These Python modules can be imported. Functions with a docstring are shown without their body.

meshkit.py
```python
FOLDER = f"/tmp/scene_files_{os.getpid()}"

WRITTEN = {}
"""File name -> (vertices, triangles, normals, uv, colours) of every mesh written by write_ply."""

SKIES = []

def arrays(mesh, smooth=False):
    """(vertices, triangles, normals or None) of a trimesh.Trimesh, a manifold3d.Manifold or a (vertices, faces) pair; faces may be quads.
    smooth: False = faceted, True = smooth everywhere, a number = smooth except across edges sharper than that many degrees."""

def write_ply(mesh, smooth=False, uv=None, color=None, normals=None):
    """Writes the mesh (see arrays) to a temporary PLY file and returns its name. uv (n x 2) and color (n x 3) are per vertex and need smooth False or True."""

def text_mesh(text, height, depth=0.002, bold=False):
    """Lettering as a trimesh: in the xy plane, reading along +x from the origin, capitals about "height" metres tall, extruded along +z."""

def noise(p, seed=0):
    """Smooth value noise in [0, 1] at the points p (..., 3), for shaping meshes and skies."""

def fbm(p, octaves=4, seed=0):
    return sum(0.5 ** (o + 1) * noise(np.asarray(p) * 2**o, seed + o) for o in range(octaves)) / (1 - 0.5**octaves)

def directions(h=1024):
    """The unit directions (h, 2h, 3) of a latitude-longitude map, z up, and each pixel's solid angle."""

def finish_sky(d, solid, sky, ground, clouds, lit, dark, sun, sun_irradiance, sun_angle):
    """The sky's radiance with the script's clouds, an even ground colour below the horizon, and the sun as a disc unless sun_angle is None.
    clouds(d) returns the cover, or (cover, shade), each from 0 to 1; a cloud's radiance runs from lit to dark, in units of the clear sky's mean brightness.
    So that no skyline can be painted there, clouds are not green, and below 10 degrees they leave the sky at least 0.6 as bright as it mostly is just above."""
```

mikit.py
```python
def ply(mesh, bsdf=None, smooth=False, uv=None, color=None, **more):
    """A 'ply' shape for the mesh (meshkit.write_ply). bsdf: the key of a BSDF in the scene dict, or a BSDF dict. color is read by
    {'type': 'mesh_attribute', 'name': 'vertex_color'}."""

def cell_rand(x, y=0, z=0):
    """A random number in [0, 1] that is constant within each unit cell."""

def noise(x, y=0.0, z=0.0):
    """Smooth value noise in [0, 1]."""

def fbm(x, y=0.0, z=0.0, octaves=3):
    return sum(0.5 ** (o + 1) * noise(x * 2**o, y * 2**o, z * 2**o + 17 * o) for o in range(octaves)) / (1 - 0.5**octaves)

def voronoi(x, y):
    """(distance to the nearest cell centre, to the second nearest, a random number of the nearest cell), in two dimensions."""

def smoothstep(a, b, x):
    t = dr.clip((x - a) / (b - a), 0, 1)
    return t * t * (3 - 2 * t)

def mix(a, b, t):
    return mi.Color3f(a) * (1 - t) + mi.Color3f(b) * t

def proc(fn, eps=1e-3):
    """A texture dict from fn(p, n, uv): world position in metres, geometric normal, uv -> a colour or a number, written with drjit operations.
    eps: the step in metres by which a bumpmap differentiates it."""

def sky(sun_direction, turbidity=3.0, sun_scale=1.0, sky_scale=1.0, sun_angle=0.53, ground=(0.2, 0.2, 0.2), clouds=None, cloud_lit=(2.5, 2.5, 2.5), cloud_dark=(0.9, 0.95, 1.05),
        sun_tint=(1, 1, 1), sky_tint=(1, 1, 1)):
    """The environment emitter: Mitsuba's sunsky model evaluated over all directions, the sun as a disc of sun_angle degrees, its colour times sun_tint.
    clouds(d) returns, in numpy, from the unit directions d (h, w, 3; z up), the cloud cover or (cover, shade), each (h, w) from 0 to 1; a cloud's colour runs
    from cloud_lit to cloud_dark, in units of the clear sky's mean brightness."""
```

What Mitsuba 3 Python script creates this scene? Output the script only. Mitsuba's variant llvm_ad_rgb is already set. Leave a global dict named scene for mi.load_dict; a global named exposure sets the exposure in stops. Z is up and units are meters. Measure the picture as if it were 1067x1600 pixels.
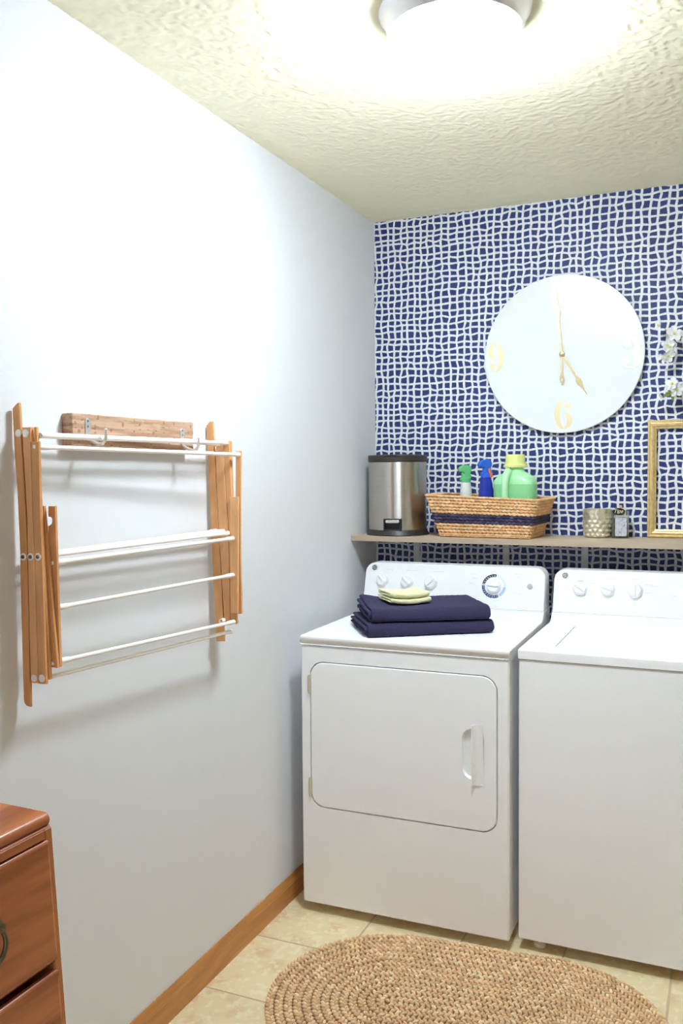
import math, random
import numpy as np, trimesh, drjit as dr, mitsuba as mi, mikit, meshkit
import manifold3d as m3
from shapely.geometry import Polygon, LineString, Point, box as sbox
from shapely.ops import unary_union
from mikit import noise, fbm, smoothstep, mix, cell_rand
T = mi.ScalarTransform4f
rng = np.random.default_rng(7); random.seed(7)
scene, labels = {}, {}

# ---------------------------------------------------------------- camera, light, exposure
CAM = np.array([1.3477, -3.4397, 1.4505]); YAW, PITCH, ROLL, F_PX = -0.4121, -0.0483, -0.0081, 1391.2
_f = np.array([math.sin(YAW)*math.cos(PITCH), math.cos(YAW)*math.cos(PITCH), math.sin(PITCH)])
_r = np.array([math.cos(YAW), -math.sin(YAW), 0]); _u = np.cross(_r, _f)
_up = -_r*math.sin(ROLL) + _u*math.cos(ROLL)
scene['camera'] = {'type': 'perspective', 'fov': 2*math.degrees(math.atan(533.5/F_PX)), 'fov_axis': 'x', 'near_clip': .05, 'far_clip': 60,
                   'to_world': T().look_at(origin=CAM.tolist(), target=(CAM+_f).tolist(), up=_up.tolist())}
exposure = 2.7
LAMP_RADIANCE = [20.0, 23.1, 25.3]          # the frosted dome of the ceiling light
scene['next_room_light'] = {'type': 'constant', 'radiance': {'type': 'rgb', 'value': [0.16, 0.18, 0.21]}}   # even light of the adjoining room, through the doorway behind the camera
H = 2.455

# ---------------------------------------------------------------- materials
def rgb(*c): return {'type': 'rgb', 'value': [float(x) for x in c]}
def two(d): return {'type': 'twosided', 'bsdf': d}
def pr(col, rough=.5, spec=.5, metal=0., **k):
    return two({'type': 'principled', 'base_color': rgb(*col) if isinstance(col, tuple) else col, 'roughness': rough, 'specular': spec, 'metallic': metal, **k})
def bump(d, fn, scale=1., eps=1e-3):
    return two({'type': 'bumpmap', 'arbitrary': mikit.proc(fn, eps), 'scale': scale, 'bsdf': d['bsdf'] if d['type'] == 'twosided' else d})
def M(name, d): scene[name] = d; return name

M('m_wall', pr((.67, .68, .705), .75, .25))
M('m_wall_far', pr((.42, .37, .29), .8, .2))
M('m_ceiling', pr((.77, .73, .56), .9, .1))
CW, CH = .0290, .0253
def paper(p, n, uv):
    """white hand-drawn net of crossing lines on navy"""
    u, v = p.x/CW, p.z/CH
    def jit(i, j, k): return (cell_rand(i, j, k)-.5)
    def vert(i):          # distance, in metres, to line i running upwards
        j = dr.floor(v*1.); t = v*1. - j; pos = i + dr.lerp(jit(i, j, 1), jit(i, j+1, 1), t)*.34 + (noise(i*.23+5, v*.09, 2.)-.5)*.6
        w = .0043 + .0010*dr.lerp(jit(i, j, 5), jit(i, j+1, 5), t)
        return dr.abs(u-pos)*CW - w
    def hori(j):
        i = dr.floor(u*1.); t = u*1. - i; pos = j + dr.lerp(jit(i, j, 3), jit(i+1, j, 3), t)*.38 + (noise(u*.09, j*.23+9, 7.)-.5)*.6
        w = .0039 + .0010*dr.lerp(jit(i, j, 6), jit(i+1, j, 6), t)
        return dr.abs(v-pos)*CH - w
    d = mi.Float(1)
    iu, iv = dr.floor(u), dr.floor(v)
    for k in (-1, 0, 1, 2):
        d = dr.minimum(d, dr.minimum(vert(iu+k), hori(iv+k)))
    t = smoothstep(-.0004, .0004, d)
    tone = .85 + .3*fbm(p.x*9, p.z*9, 4., 2)
    return mix((.76, .78, .82), mi.Color3f(.024, .038, .16)*tone, t)
M('m_paper', two({'type': 'principled', 'base_color': mikit.proc(paper), 'roughness': .5, 'specular': .35}))

def tile_c(p, n, uv):
    cx, cy = dr.floor((p.x-.3071)/.3009), dr.floor((p.y+1.0635)/.3009)
    a = fbm(p.x*14+cx*3, p.y*14+cy*5, 1., 4); b = fbm(p.x*60, p.y*60, 4., 3)
    c = mix((.74, .615, .385), (.66, .47, .27), smoothstep(.42, .72, a))
    c = mix(c, (.82, .73, .53), smoothstep(.5, .75, b)*.6)
    return c*(.94+.1*cell_rand(cx, cy, 3))
M('m_tile', two({'type': 'principled', 'base_color': mikit.proc(tile_c), 'roughness': .42, 'specular': .4}))
M('m_grout', pr((.52, .40, .26), .9, .1))

def wood(c1, c2, axis, sc=1., knots=False):
    def fn(p, n, uv):
        q = [p.x, p.y, p.z]
        L = q.pop(axis)
        w = fbm(q[0]*55*sc + L*1.5, q[1]*55*sc + 3*noise(L*5*sc, 1., 2.), L*3*sc, 3)
        g = noise(q[0]*400*sc, q[1]*400*sc, L*14*sc)
        t = smoothstep(.3, .72, w)*.75 + g*.25
        return mix(c1, c2, t)
    return fn
def woodm(name, c1, c2, axis, rough=.45, sc=1., spec=.4, **k):
    M(name, two({'type': 'principled', 'base_color': mikit.proc(wood(c1, c2, axis, sc)), 'roughness': rough, 'specular': spec, **k}))
woodm('m_slat', (.70, .36, .155), (.54, .25, .095), 2, .45)
woodm('m_slat_pale', (.78, .44, .21), (.62, .31, .13), 2, .45)
woodm('m_base', (.52, .235, .070), (.42, .17, .045), 1, .35)
woodm('m_shelf', (.46, .36, .265), (.38, .29, .21), 0, .5)
woodm('m_pine', (.47, .150, .050), (.25, .062, .018), 1, .3, .7, .5)
woodm('m_pine_up', (.48, .18, .06), (.31, .09, .026), 2, .3, .6, .5)
def board_c(p, n, uv):
    w = fbm(p.y*9, p.z*150, p.x*60, 3); k = noise(p.y*90, p.z*220, 1.)
    c = mix((.50, .325, .225), (.35, .205, .135), smoothstep(.35, .7, w))
    c = mix(c, (.20, .11, .07), smoothstep(.76, .9, k)*.7)
    return mix(c, (.52, .36, .24), smoothstep(.6, .8, fbm(p.y*30, p.z*70, 6., 3))*.6)
M('m_board', bump(two({'type': 'principled', 'base_color': mikit.proc(board_c), 'roughness': .8, 'specular': .2}), lambda p, n, uv: fbm(p.y*40, p.z*260, p.x*200, 3)*.0014, 1., 5e-4))
M('m_rod', pr((.84, .80, .76), .35))
M('m_white', pr((.80, .81, .82), .3, .5))
M('m_enamel', pr((.83, .84, .86), .28, .5))
M('m_knob', pr((.84, .85, .86), .25, .5))
M('m_plastic_pad', pr((.74, .66, .58), .5))
M('m_nickel', pr((.76, .74, .71), .3, .5, .75))
M('m_lamp_pan', pr((.62, .60, .64), .38, .5, .85))
M('m_brass', pr((.62, .45, .2), .3, .5, 1.))
M('m_old_brass', pr((.16, .13, .08), .4, .5, .9))
M('m_hinge', pr((.62, .58, .47), .4, .5, .6))
M('m_dark', pr((.02, .02, .022), .5))
M('m_gap', pr((.12, .12, .12), .7))
def steel_c(p, n, uv):
    return mix((.56, .52, .47), (.66, .62, .56), noise(p.x*9, p.y*9, p.z*900)) * (.92 + .12*fbm(p.x*22, p.y*22, p.z*22, 3))
M('m_steel', two({'type': 'principled', 'base_color': mikit.proc(steel_c), 'roughness': .30, 'metallic': 1., 'specular': .5, 'anisotropic': .9}))
M('m_lid', pr((.032, .027, .023), .42, .5))
M('m_gold', pr((.56, .43, .23), .32, .5, .8))
M('m_gold_paint', pr((.89, .75, .48), .36, .5, .55))
M('m_clock', pr((.84, .87, .88), .2, .5))
def frame_c(p, n, uv):
    w = fbm(p.x*130, p.z*130, p.y*130, 3)
    return mix((.80, .61, .30), (.66, .46, .18), smoothstep(.4, .7, w))
M('m_frame', two({'type': 'principled', 'base_color': mikit.proc(frame_c), 'roughness': .38, 'metallic': .45, 'specular': .5}))
def towel_h(p, n, uv): return (noise(p.x*700, p.y*700, p.z*700)*.6 + noise(p.x*1500, p.y*1500, p.z*1500)*.4)*.0016
def towel_c(c):
    return lambda p, n, uv: mi.Color3f(c)*(.72 + .55*noise(p.x*620, p.y*620, p.z*620))
M('m_navy', bump(two({'type': 'principled', 'base_color': mikit.proc(towel_c((.041, .036, .082))), 'roughness': .95, 'specular': .1, 'sheen': .5}), towel_h, 1., 4e-4))
M('m_cloth', bump(two({'type': 'principled', 'base_color': mikit.proc(towel_c((.70, .69, .42))), 'roughness': .95, 'specular': .1, 'sheen': .3}), towel_h, 1., 4e-4))
M('m_vcol', two({'type': 'principled', 'base_color': {'type': 'mesh_attribute', 'name': 'vertex_color'}, 'roughness': .75, 'specular': .25}))
M('m_rope_core', pr((.34, .20, .10), .9, .1))
M('m_rug_core', pr((.22, .13, .075), .95, .05))
M('m_navy_core', pr((.02, .018, .045), .9, .1))
M('m_green', pr((.12, .50, .20), .35))
M('m_bottle_white', pr((.72, .76, .70), .4))
M('m_blue', pr((.012, .03, .36), .22))
M('m_blue_head', pr((.02, .12, .62), .3))
M('m_red', pr((.75, .14, .05), .4))
def deterg_c(p, n, uv): return mix((.27, .66, .31), (.40, .80, .43), smoothstep(1.388, 1.390, p.z))
M('m_detergent', two({'type': 'principled', 'base_color': mikit.proc(deterg_c), 'roughness': .3, 'specular': .5}))
M('m_handle_green', pr((.48, .86, .50), .32))
M('m_cap', pr((.74, .80, .28), .4))
M('m_mercury', pr((.86, .82, .66), .2, .5, .7))
M('m_glass', {'type': 'dielectric', 'int_ior': 1.5, 'specular_transmittance': rgb(.97, .98, .93)})
def spark(p, n, uv):
    k = noise(p.x*420, p.y*420, p.z*420)
    return mix((.60, .63, .72), (.12, .14, .22), smoothstep(.66, .74, k))
M('m_label', two({'type': 'principled', 'base_color': mikit.proc(spark), 'roughness': .35, 'specular': .5}))
M('m_black_tag', pr((.012, .010, .009), .5))
M('m_peg', pr((.60, .40, .22), .6))
M('m_ink', pr((.42, .44, .47), .6))
M('m_ink_light', pr((.60, .62, .65), .6))
M('m_navy_print', pr((.03, .04, .16), .5)); M('m_black_print', pr((.03, .035, .05), .5))
M('m_sky_print', pr((.38, .48, .78), .5)); M('m_pale_print', pr((.62, .70, .84), .5))
M('m_green_print', pr((.35, .72, .32), .5)); M('m_pink_print', pr((.72, .62, .70), .5))
M('m_badge', pr((.05, .055, .06), .3))
M('m_badge_silver', pr((.5, .52, .53), .35, .5, .5))
M('m_petal', two({'type': 'principled', 'base_color': rgb(.80, .82, .83), 'roughness': .7, 'specular': .2}))
M('m_stamen', pr((.62, .60, .10), .7)); M('m_leaf', pr((.17, .23, .04), .6)); M('m_twig', pr((.07, .045, .03), .8))
M('m_vase', pr((.72, .73, .74), .25))
M('m_caulk', pr((.72, .73, .74), .8, .2))
M('m_dome', pr((.9, .9, .9), .5))

# ---------------------------------------------------------------- mesh helpers
def key_of(name):
    if name not in scene: return name
    k = 1
    while f'{name}_{k:03d}' in scene: k += 1
    return f'{name}_{k:03d}'
def E(name, mesh, mat, smooth=30, label=None, cat=None, group=None, kind=None, **k):
    key = key_of(name)
    d = mesh if isinstance(mesh, dict) else mikit.ply(mesh, mat, smooth, **k)
    scene[key] = d
    L(key, label, cat, group, kind)
    return key
def L(key, label=None, cat=None, group=None, kind=None):
    e = {a: b for a, b in (('label', label), ('category', cat), ('group', group), ('kind', kind)) if b}
    if e: labels[key] = {**labels.get(key, {}), **e}
def cat(*ms): return trimesh.util.concatenate([m for m in ms])
def tm(v, f): return trimesh.Trimesh(np.asarray(v, float), np.asarray(f, int), process=False)
def move(m, d): m = m.copy(); m.apply_translation(d); return m
def rotz(m, a, c=(0, 0, 0)): m = m.copy(); m.apply_transform(trimesh.transformations.rotation_matrix(a, [0, 0, 1], c)); return m
def rot(m, a, ax, c=(0, 0, 0)): m = m.copy(); m.apply_transform(trimesh.transformations.rotation_matrix(a, ax, c)); return m
def bx(x0, x1, y0, y1, z0, z1, b=0.):
    """box with chamfered edges"""
    if b <= 0:
        m = trimesh.creation.box((x1-x0, y1-y0, z1-z0)); m.apply_translation(((x0+x1)/2, (y0+y1)/2, (z0+z1)/2)); return m
    P = []
    for i, sx in enumerate((x0, x1)):
        for j, sy in enumerate((y0, y1)):
            for k, sz in enumerate((z0, z1)):
                ex, ey, ez = (b if i == 0 else -b), (b if j == 0 else -b), (b if k == 0 else -b)
                P += [(sx, sy+ey, sz+ez), (sx+ex, sy, sz+ez), (sx+ex, sy+ey, sz)]
    return trimesh.convex.convex_hull(np.array(P))
def rrect(x0, x1, y0, y1, r=.01, n=6, corners=(1, 1, 1, 1)):
    """counter-clockwise outline; corners: BL, BR, TR, TL rounded or not"""
    out = []
    for (cx, cy, a0), on in zip(((x0, y0, 180), (x1, y0, 270), (x1, y1, 0), (x0, y1, 90)), corners):
        rr = r*on if on else 1e-4
        px, py = (cx+rr if cx == x0 else cx-rr), (cy+rr if cy == y0 else cy-rr)
        for k in range(n+1):
            a = math.radians(a0+90*k/n); out.append((px+rr*math.cos(a), py+rr*math.sin(a)))
    return np.array(out)
def ellipse(cx, cy, rx, ry, n=40):
    a = np.arange(n)*2*np.pi/n
    return np.stack([cx+rx*np.cos(a), cy+ry*np.sin(a)], 1)
def offset(o, d):
    a, c = np.roll(o, 1, 0), np.roll(o, -1, 0)
    e1, e2 = o-a, c-o
    e1 /= np.linalg.norm(e1, axis=1)[:, None]+1e-12; e2 /= np.linalg.norm(e2, axis=1)[:, None]+1e-12
    n1, n2 = np.stack([e1[:, 1], -e1[:, 0]], 1), np.stack([e2[:, 1], -e2[:, 0]], 1)
    m = n1+n2; m /= np.maximum((m*n1).sum(1), .35)[:, None]
    return o+m*d
def puff(o, depth, b=.003, steps=3, both=True):
    """outline extruded along +z from 0 to depth with rounded edges"""
    o = np.asarray(o, float); n = len(o); rings = []
    if np.sum(o[:, 0]*np.roll(o[:, 1], -1)-o[:, 1]*np.roll(o[:, 0], -1)) < 0: o = o[::-1]
    if both:
        for k in range(steps): a = math.pi/2*k/steps; rings.append((-b*(1-math.sin(a)), b*(1-math.cos(a))))
        rings.append((0, b))
    else: rings.append((0, 0))
    rings.append((0, depth-b))
    for k in range(1, steps+1): a = math.pi/2*k/steps; rings.append((-b*(1-math.cos(a)), depth-b+b*math.sin(a)))
    V, Fc = [], []
    for d, z in rings:
        q = offset(o, d) if d else o
        V.append(np.column_stack([q, np.full(n, z)]))
    for r in range(len(rings)-1):
        for i in range(n):
            j = (i+1) % n; a, b2 = r*n, (r+1)*n
            Fc += [(a+i, a+j, b2+j), (a+i, b2+j, b2+i)]
    V = np.vstack(V)
    for r, fl in ((0, True), (len(rings)-1, False)):
        pts = V[r*n:(r+1)*n, :2]
        tri = _tri(pts)
        Fc += [((x+r*n, z+r*n, y+r*n) if fl else (x+r*n, y+r*n, z+r*n)) for x, y, z in tri]
    return tm(V, Fc)
def _tri(pts):
    import mapbox_earcut as ec
    try: t = ec.triangulate_float64(np.ascontiguousarray(pts), np.array([len(pts)], np.uint32))
    except Exception: t = ec.triangulate_float64(np.ascontiguousarray(pts), [len(pts)])
    t = np.array(t).reshape(-1, 3)
    a, b, c = pts[t[:, 0]], pts[t[:, 1]], pts[t[:, 2]]
    s = (b[:, 0]-a[:, 0])*(c[:, 1]-a[:, 1])-(b[:, 1]-a[:, 1])*(c[:, 0]-a[:, 0])
    t[s < 0] = t[s < 0][:, ::-1]
    return t
def plane(m, X, Y, Z, o=(0, 0, 0)):
    """local axes to world"""
    m = m.copy(); A = np.eye(4); A[:3, 0], A[:3, 1], A[:3, 2], A[:3, 3] = X, Y, Z, o
    m.apply_transform(A)
    if np.linalg.det(A[:3, :3]) < 0: m.invert()
    return m
def front(m, y): return plane(m, (1, 0, 0), (0, 0, 1), (0, -1, 0), (0, y, 0))     # outline in x,z, depth towards -y from plane y
def side(m, x): return plane(m, (0, 1, 0), (0, 0, 1), (1, 0, 0), (x, 0, 0))       # outline in y,z, depth towards +x from plane x
def lathe(prof, n=48, c=(0, 0, 0)):
    m = trimesh.creation.revolve(np.array(prof, float), sections=n); m.apply_translation(c); return m
def tube(pts, r, n=10, caps=True):
    P = np.asarray(pts, float); R = np.broadcast_to(np.asarray(r, float), (len(P),))
    t = np.gradient(P, axis=0); t /= np.linalg.norm(t, axis=1)[:, None]
    a = np.array([0, 0, 1.]) if abs(t[0, 2]) < .9 else np.array([1., 0, 0])
    V, Fc = [], []
    nn = np.cross(t[0], a); nn /= np.linalg.norm(nn)
    for i in range(len(P)):
        nn = nn-t[i]*(nn@t[i]); nn /= np.linalg.norm(nn); bb = np.cross(t[i], nn)
        for k in range(n): q = 2*math.pi*k/n; V.append(P[i]+R[i]*(nn*math.cos(q)+bb*math.sin(q)))
    for i in range(len(P)-1):
        for k in range(n):
            j = (k+1) % n; Fc += [(i*n+k, i*n+j, (i+1)*n+j), (i*n+k, (i+1)*n+j, (i+1)*n+k)]
    if caps:
        V += [P[0], P[-1]]; a0, a1 = len(V)-2, len(V)-1
        for k in range(n): j = (k+1) % n; Fc += [(a0, j, k), (a1, (len(P)-1)*n+k, (len(P)-1)*n+j)]
    m = tm(V, Fc)
    return m
def spline(pts, n=40):
    from scipy.interpolate import CubicSpline
    P = np.asarray(pts, float); s = np.concatenate([[0], np.cumsum(np.linalg.norm(np.diff(P, axis=0), axis=1))])
    return CubicSpline(s, P)(np.linspace(0, s[-1], n))
def polys(g): return [p for p in getattr(g, 'geoms', [g]) if p.geom_type == 'Polygon' and p.area > 1e-9]
def extr(g, d): return cat(*[trimesh.creation.extrude_polygon(p, d, engine='earcut') for p in polys(g)])
def to_m3(m): return m3.Manifold(m3.Mesh(np.asarray(m.vertices, np.float32), np.asarray(m.faces, np.uint32)))
def from_m3(m): q = m.to_mesh(); return tm(q.vert_properties[:, :3], q.tri_verts)
def msub(a, *bs):
    A = to_m3(a.copy() if a.is_watertight else a)
    for b in bs: A = A - to_m3(b)
    return from_m3(A)
def weld(m): m = trimesh.Trimesh(m.vertices, m.faces, process=True); m.merge_vertices(); return m
def ball(r=1., s=2): return trimesh.creation.icosphere(subdivisions=s, radius=r)
def text(s, h, d=.0008, bold=False): return meshkit.text_mesh(s, h, d, bold)
ICO1 = trimesh.creation.icosphere(subdivisions=1)
def lumps(cen, ax, nor, a, b, c, cols, jit=.12, seed=1):
    """squashed beads: one mesh with vertex colours. ax: long axis, nor: outward"""
    g = np.random.default_rng(seed); V, Fc, C = [], [], []
    v0, f0 = np.array(ICO1.vertices), np.array(ICO1.faces)
    for i in range(len(cen)):
        x = ax[i]/np.linalg.norm(ax[i]); z = nor[i]-x*(nor[i]@x); z /= np.linalg.norm(z); y = np.cross(z, x)
        s = 1+jit*g.standard_normal(3)*.6
        V.append(cen[i]+(v0[:, :1]*x*a*s[0]+v0[:, 1:2]*y*b*s[1]+v0[:, 2:]*z*c)); Fc.append(f0+i*len(v0)); C.append(np.tile(cols[i], (len(v0), 1)))
    return tm(np.vstack(V), np.vstack(Fc)), np.vstack(C)

# ---------------------------------------------------------------- the room
RX, RY = 2.35, -4.5
E('wall_left', bx(-.12, 0, RY-.12, .12, -.1, H+.1), 'm_wall', False, 'pale grey painted wall on the left', kind='structure')
E('wall_back', bx(-.0, RX, 0, .12, -.1, H+.1), 'm_paper', False, 'wall papered in navy and white hand-drawn net pattern', kind='structure')
E('wall_right', bx(RX, RX+.12, RY-.12, .12, -.1, H+.1), 'm_wall_far', False, kind='structure')
E('wall_front', cat(bx(0, .55, RY-.12, RY, -.1, H+.1), bx(1.85, RX, RY-.12, RY, -.1, H+.1), bx(.55, 1.85, RY-.12, RY, 2.1, H+.1)), 'm_wall_far', False, kind='structure')
def ceiling_mesh():
    gx, gy = np.linspace(-.01, 1.52, 330), np.linspace(-2.3, .01, 500); X, Y = np.meshgrid(gx, gy, indexing='ij'); P = np.stack([X, Y, X*0], -1)
    a = meshkit.fbm(P*[85, 85, 1]+[0, 0, 3.3], 2, 5); b = meshkit.noise(P*[170, 170, 1], 9)
    h = np.clip((a-.42)/.2, 0, 1); h = h*h*(3-2*h)*.8+b*.3
    edge = np.clip(np.minimum.reduce([1.52-X, Y+2.3])/.03, 0, 1)
    V = np.stack([X, Y, H-.0002-.0017*h*edge], -1).reshape(-1, 3); n1, n2 = X.shape
    i = np.arange(n1*n2).reshape(n1, n2); q = np.stack([i[:-1, :-1], i[:-1, 1:], i[1:, 1:], i[1:, :-1]], -1).reshape(-1, 4)
    return cat(tm(V, np.vstack([q[:, [0, 1, 2]], q[:, [0, 2, 3]]])), bx(-.12, RX+.12, RY-.12, .12, H, H+.1))
E('ceiling', ceiling_mesh(), 'm_ceiling', 25, 'cream textured popcorn ceiling', kind='structure')
E('floor', bx(-.12, RX+.12, RY-.12, .12, -.1, -.0006), 'm_grout', False, 'square beige stone-look tiles with thin brown grout', kind='structure')
TS, GX, GY = .3009, .3071, -1.0635
_t = mikit.ply(puff(rrect(.0030, TS-.0030, .0030, TS-.0030, .002, 2), .006, .0012, 2), 'm_tile', 30)
for i in range(-2, 8):
    for j in range(-12, 5):
        x, y = GX+i*TS, GY+j*TS
        if x+TS < .01 or x > RX-.01 or y > -.01 or y < RY-.1: continue
        x0, x1, y0, y1 = max(x+.0030, .001), min(x+TS-.0030, RX-.001), max(y+.0030, RY+.001), min(y+TS-.0030, -.001)
        if x1-x0 < .01 or y1-y0 < .01: continue
        if x1-x0 > TS-.005 and y1-y0 > TS-.005: E('floor__tile', {**_t, 'to_world': T().translate([x, y, -.006])}, None)
        else: E('floor__tile', move(puff(rrect(x0, x1, y0, y1, .002, 2), .006, .0012, 2), (0, 0, -.006)), 'm_tile')
# baseboard: moulded profile along the left wall
bp = np.array([(0, 0), (.012, 0), (.012, .058), (.0105, .0605), (.0105, .064), (.0085, .068), (.007, .077), (.004, .083), (0, .083)])
m = puff(bp, RY*-1-.02, .0004, 1); E('baseboard_left', plane(m, (1, 0, 0), (0, 0, 1), (0, -1, 0), (.0005, -.01, .0005)), 'm_base', 25, 'orange-brown stained wood baseboard along the left wall', kind='structure')
E('baseboard_right', plane(m, (-1, 0, 0), (0, 0, 1), (0, -1, 0), (RX-.0005, -.01, .0005)), 'm_base', 25, kind='structure')
# caulk bead in the corner of the papered wall
# ---------------------------------------------------------------- ceiling light
LX, LY = .780, -1.497
k = 'ceiling_light'
L(k, 'round flush ceiling light with brushed metal rim and glowing frosted dome', 'ceiling light')
pan = [(.02, H-.0005), (.166, H-.0005), (.168, H-.004), (.166, H-.009), (.160, H-.015), (.155, H-.028), (.150, H-.042), (.147, H-.049), (.142, H-.0505), (.139, H-.047), (.139, H-.040), (.02, H-.040)]
E(k+'__rim', lathe(pan[::-1]+[pan[-1]], 96, (LX, LY, 0)), 'm_lamp_pan', 40, 'brushed nickel flared rim')
a = np.linspace(0, math.pi/2, 22)
dome = [(.1375*math.cos(q)**.72 if q < math.pi/2-1e-6 else 0., H-.044-.081*math.sin(q)**.92) for q in a]
dm = lathe(dome[::-1], 72, (LX, LY, 0))
if (dm.face_normals[:, 2]*dm.area_faces).sum() > 0: dm.invert()
E(k+'__dome', mikit.ply(dm, 'm_dome', True, emitter={'type': 'area', 'radiance': {'type': 'rgb', 'value': LAMP_RADIANCE}}), None, label='glowing white glass dome')
E(k+'__finial', lathe([(0, H-.140), (.004, H-.139), (.0065, H-.1355), (.0065, H-.132), (.010, H-.129), (.010, H-.1265), (0, H-.1262)], 24, (LX, LY, 0)), 'm_white', 40, 'small white finial')

# ---------------------------------------------------------------- shelf
SH = 1.1917
k = 'wall_shelf'; L(k, 'long narrow grey-brown wood shelf on the papered wall above the machines', 'shelf')
E(k+'__board', bx(.002, 1.75, -.269, -.001, SH-.020, SH, .0012), 'm_shelf', 20)
for x in (.178, .546, .846, 1.25):
    br = cat(bx(x-.013, x+.013, -.0045, -.0008, SH-.29, SH-.0205, .0008), bx(x-.011, x+.011, -.236, -.002, SH-.0245, SH-.0205, .0008))
    E(k+'__bracket', br, 'm_white', 30, 'white steel bracket')

# ---------------------------------------------------------------- appliances
def T3(x0, y0, th):
    A = trimesh.transformations.rotation_matrix(th, [0, 0, 1]); A[:3, 3] = (x0, y0, 0)
    def f(m): m = m.copy(); m.apply_transform(A); return m
    return f
def knob(cx, cz, face, R, r=.0235, ang=0.):
    """dial on the console's face: face(x, z) -> point, R: matrix of face axes"""
    d = lathe([(0, 0), (r*1.04, 0), (r*1.04, .004), (r, .006), (r*.93, .016), (r*.86, .0185), (0, .0185)], 36)
    g = puff(rrect(-r*.9, r*.9, -.0044, .0044, .0042, 4), .0075, .002, 2); g.apply_translation((0, 0, .0175)); g = rot(g, ang, [0, 0, 1])
    o = face(cx, cz)
    mk = lambda m: plane(m, R[0], R[1], R[2], o)
    return mk(d), mk(g)
W = .686
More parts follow.
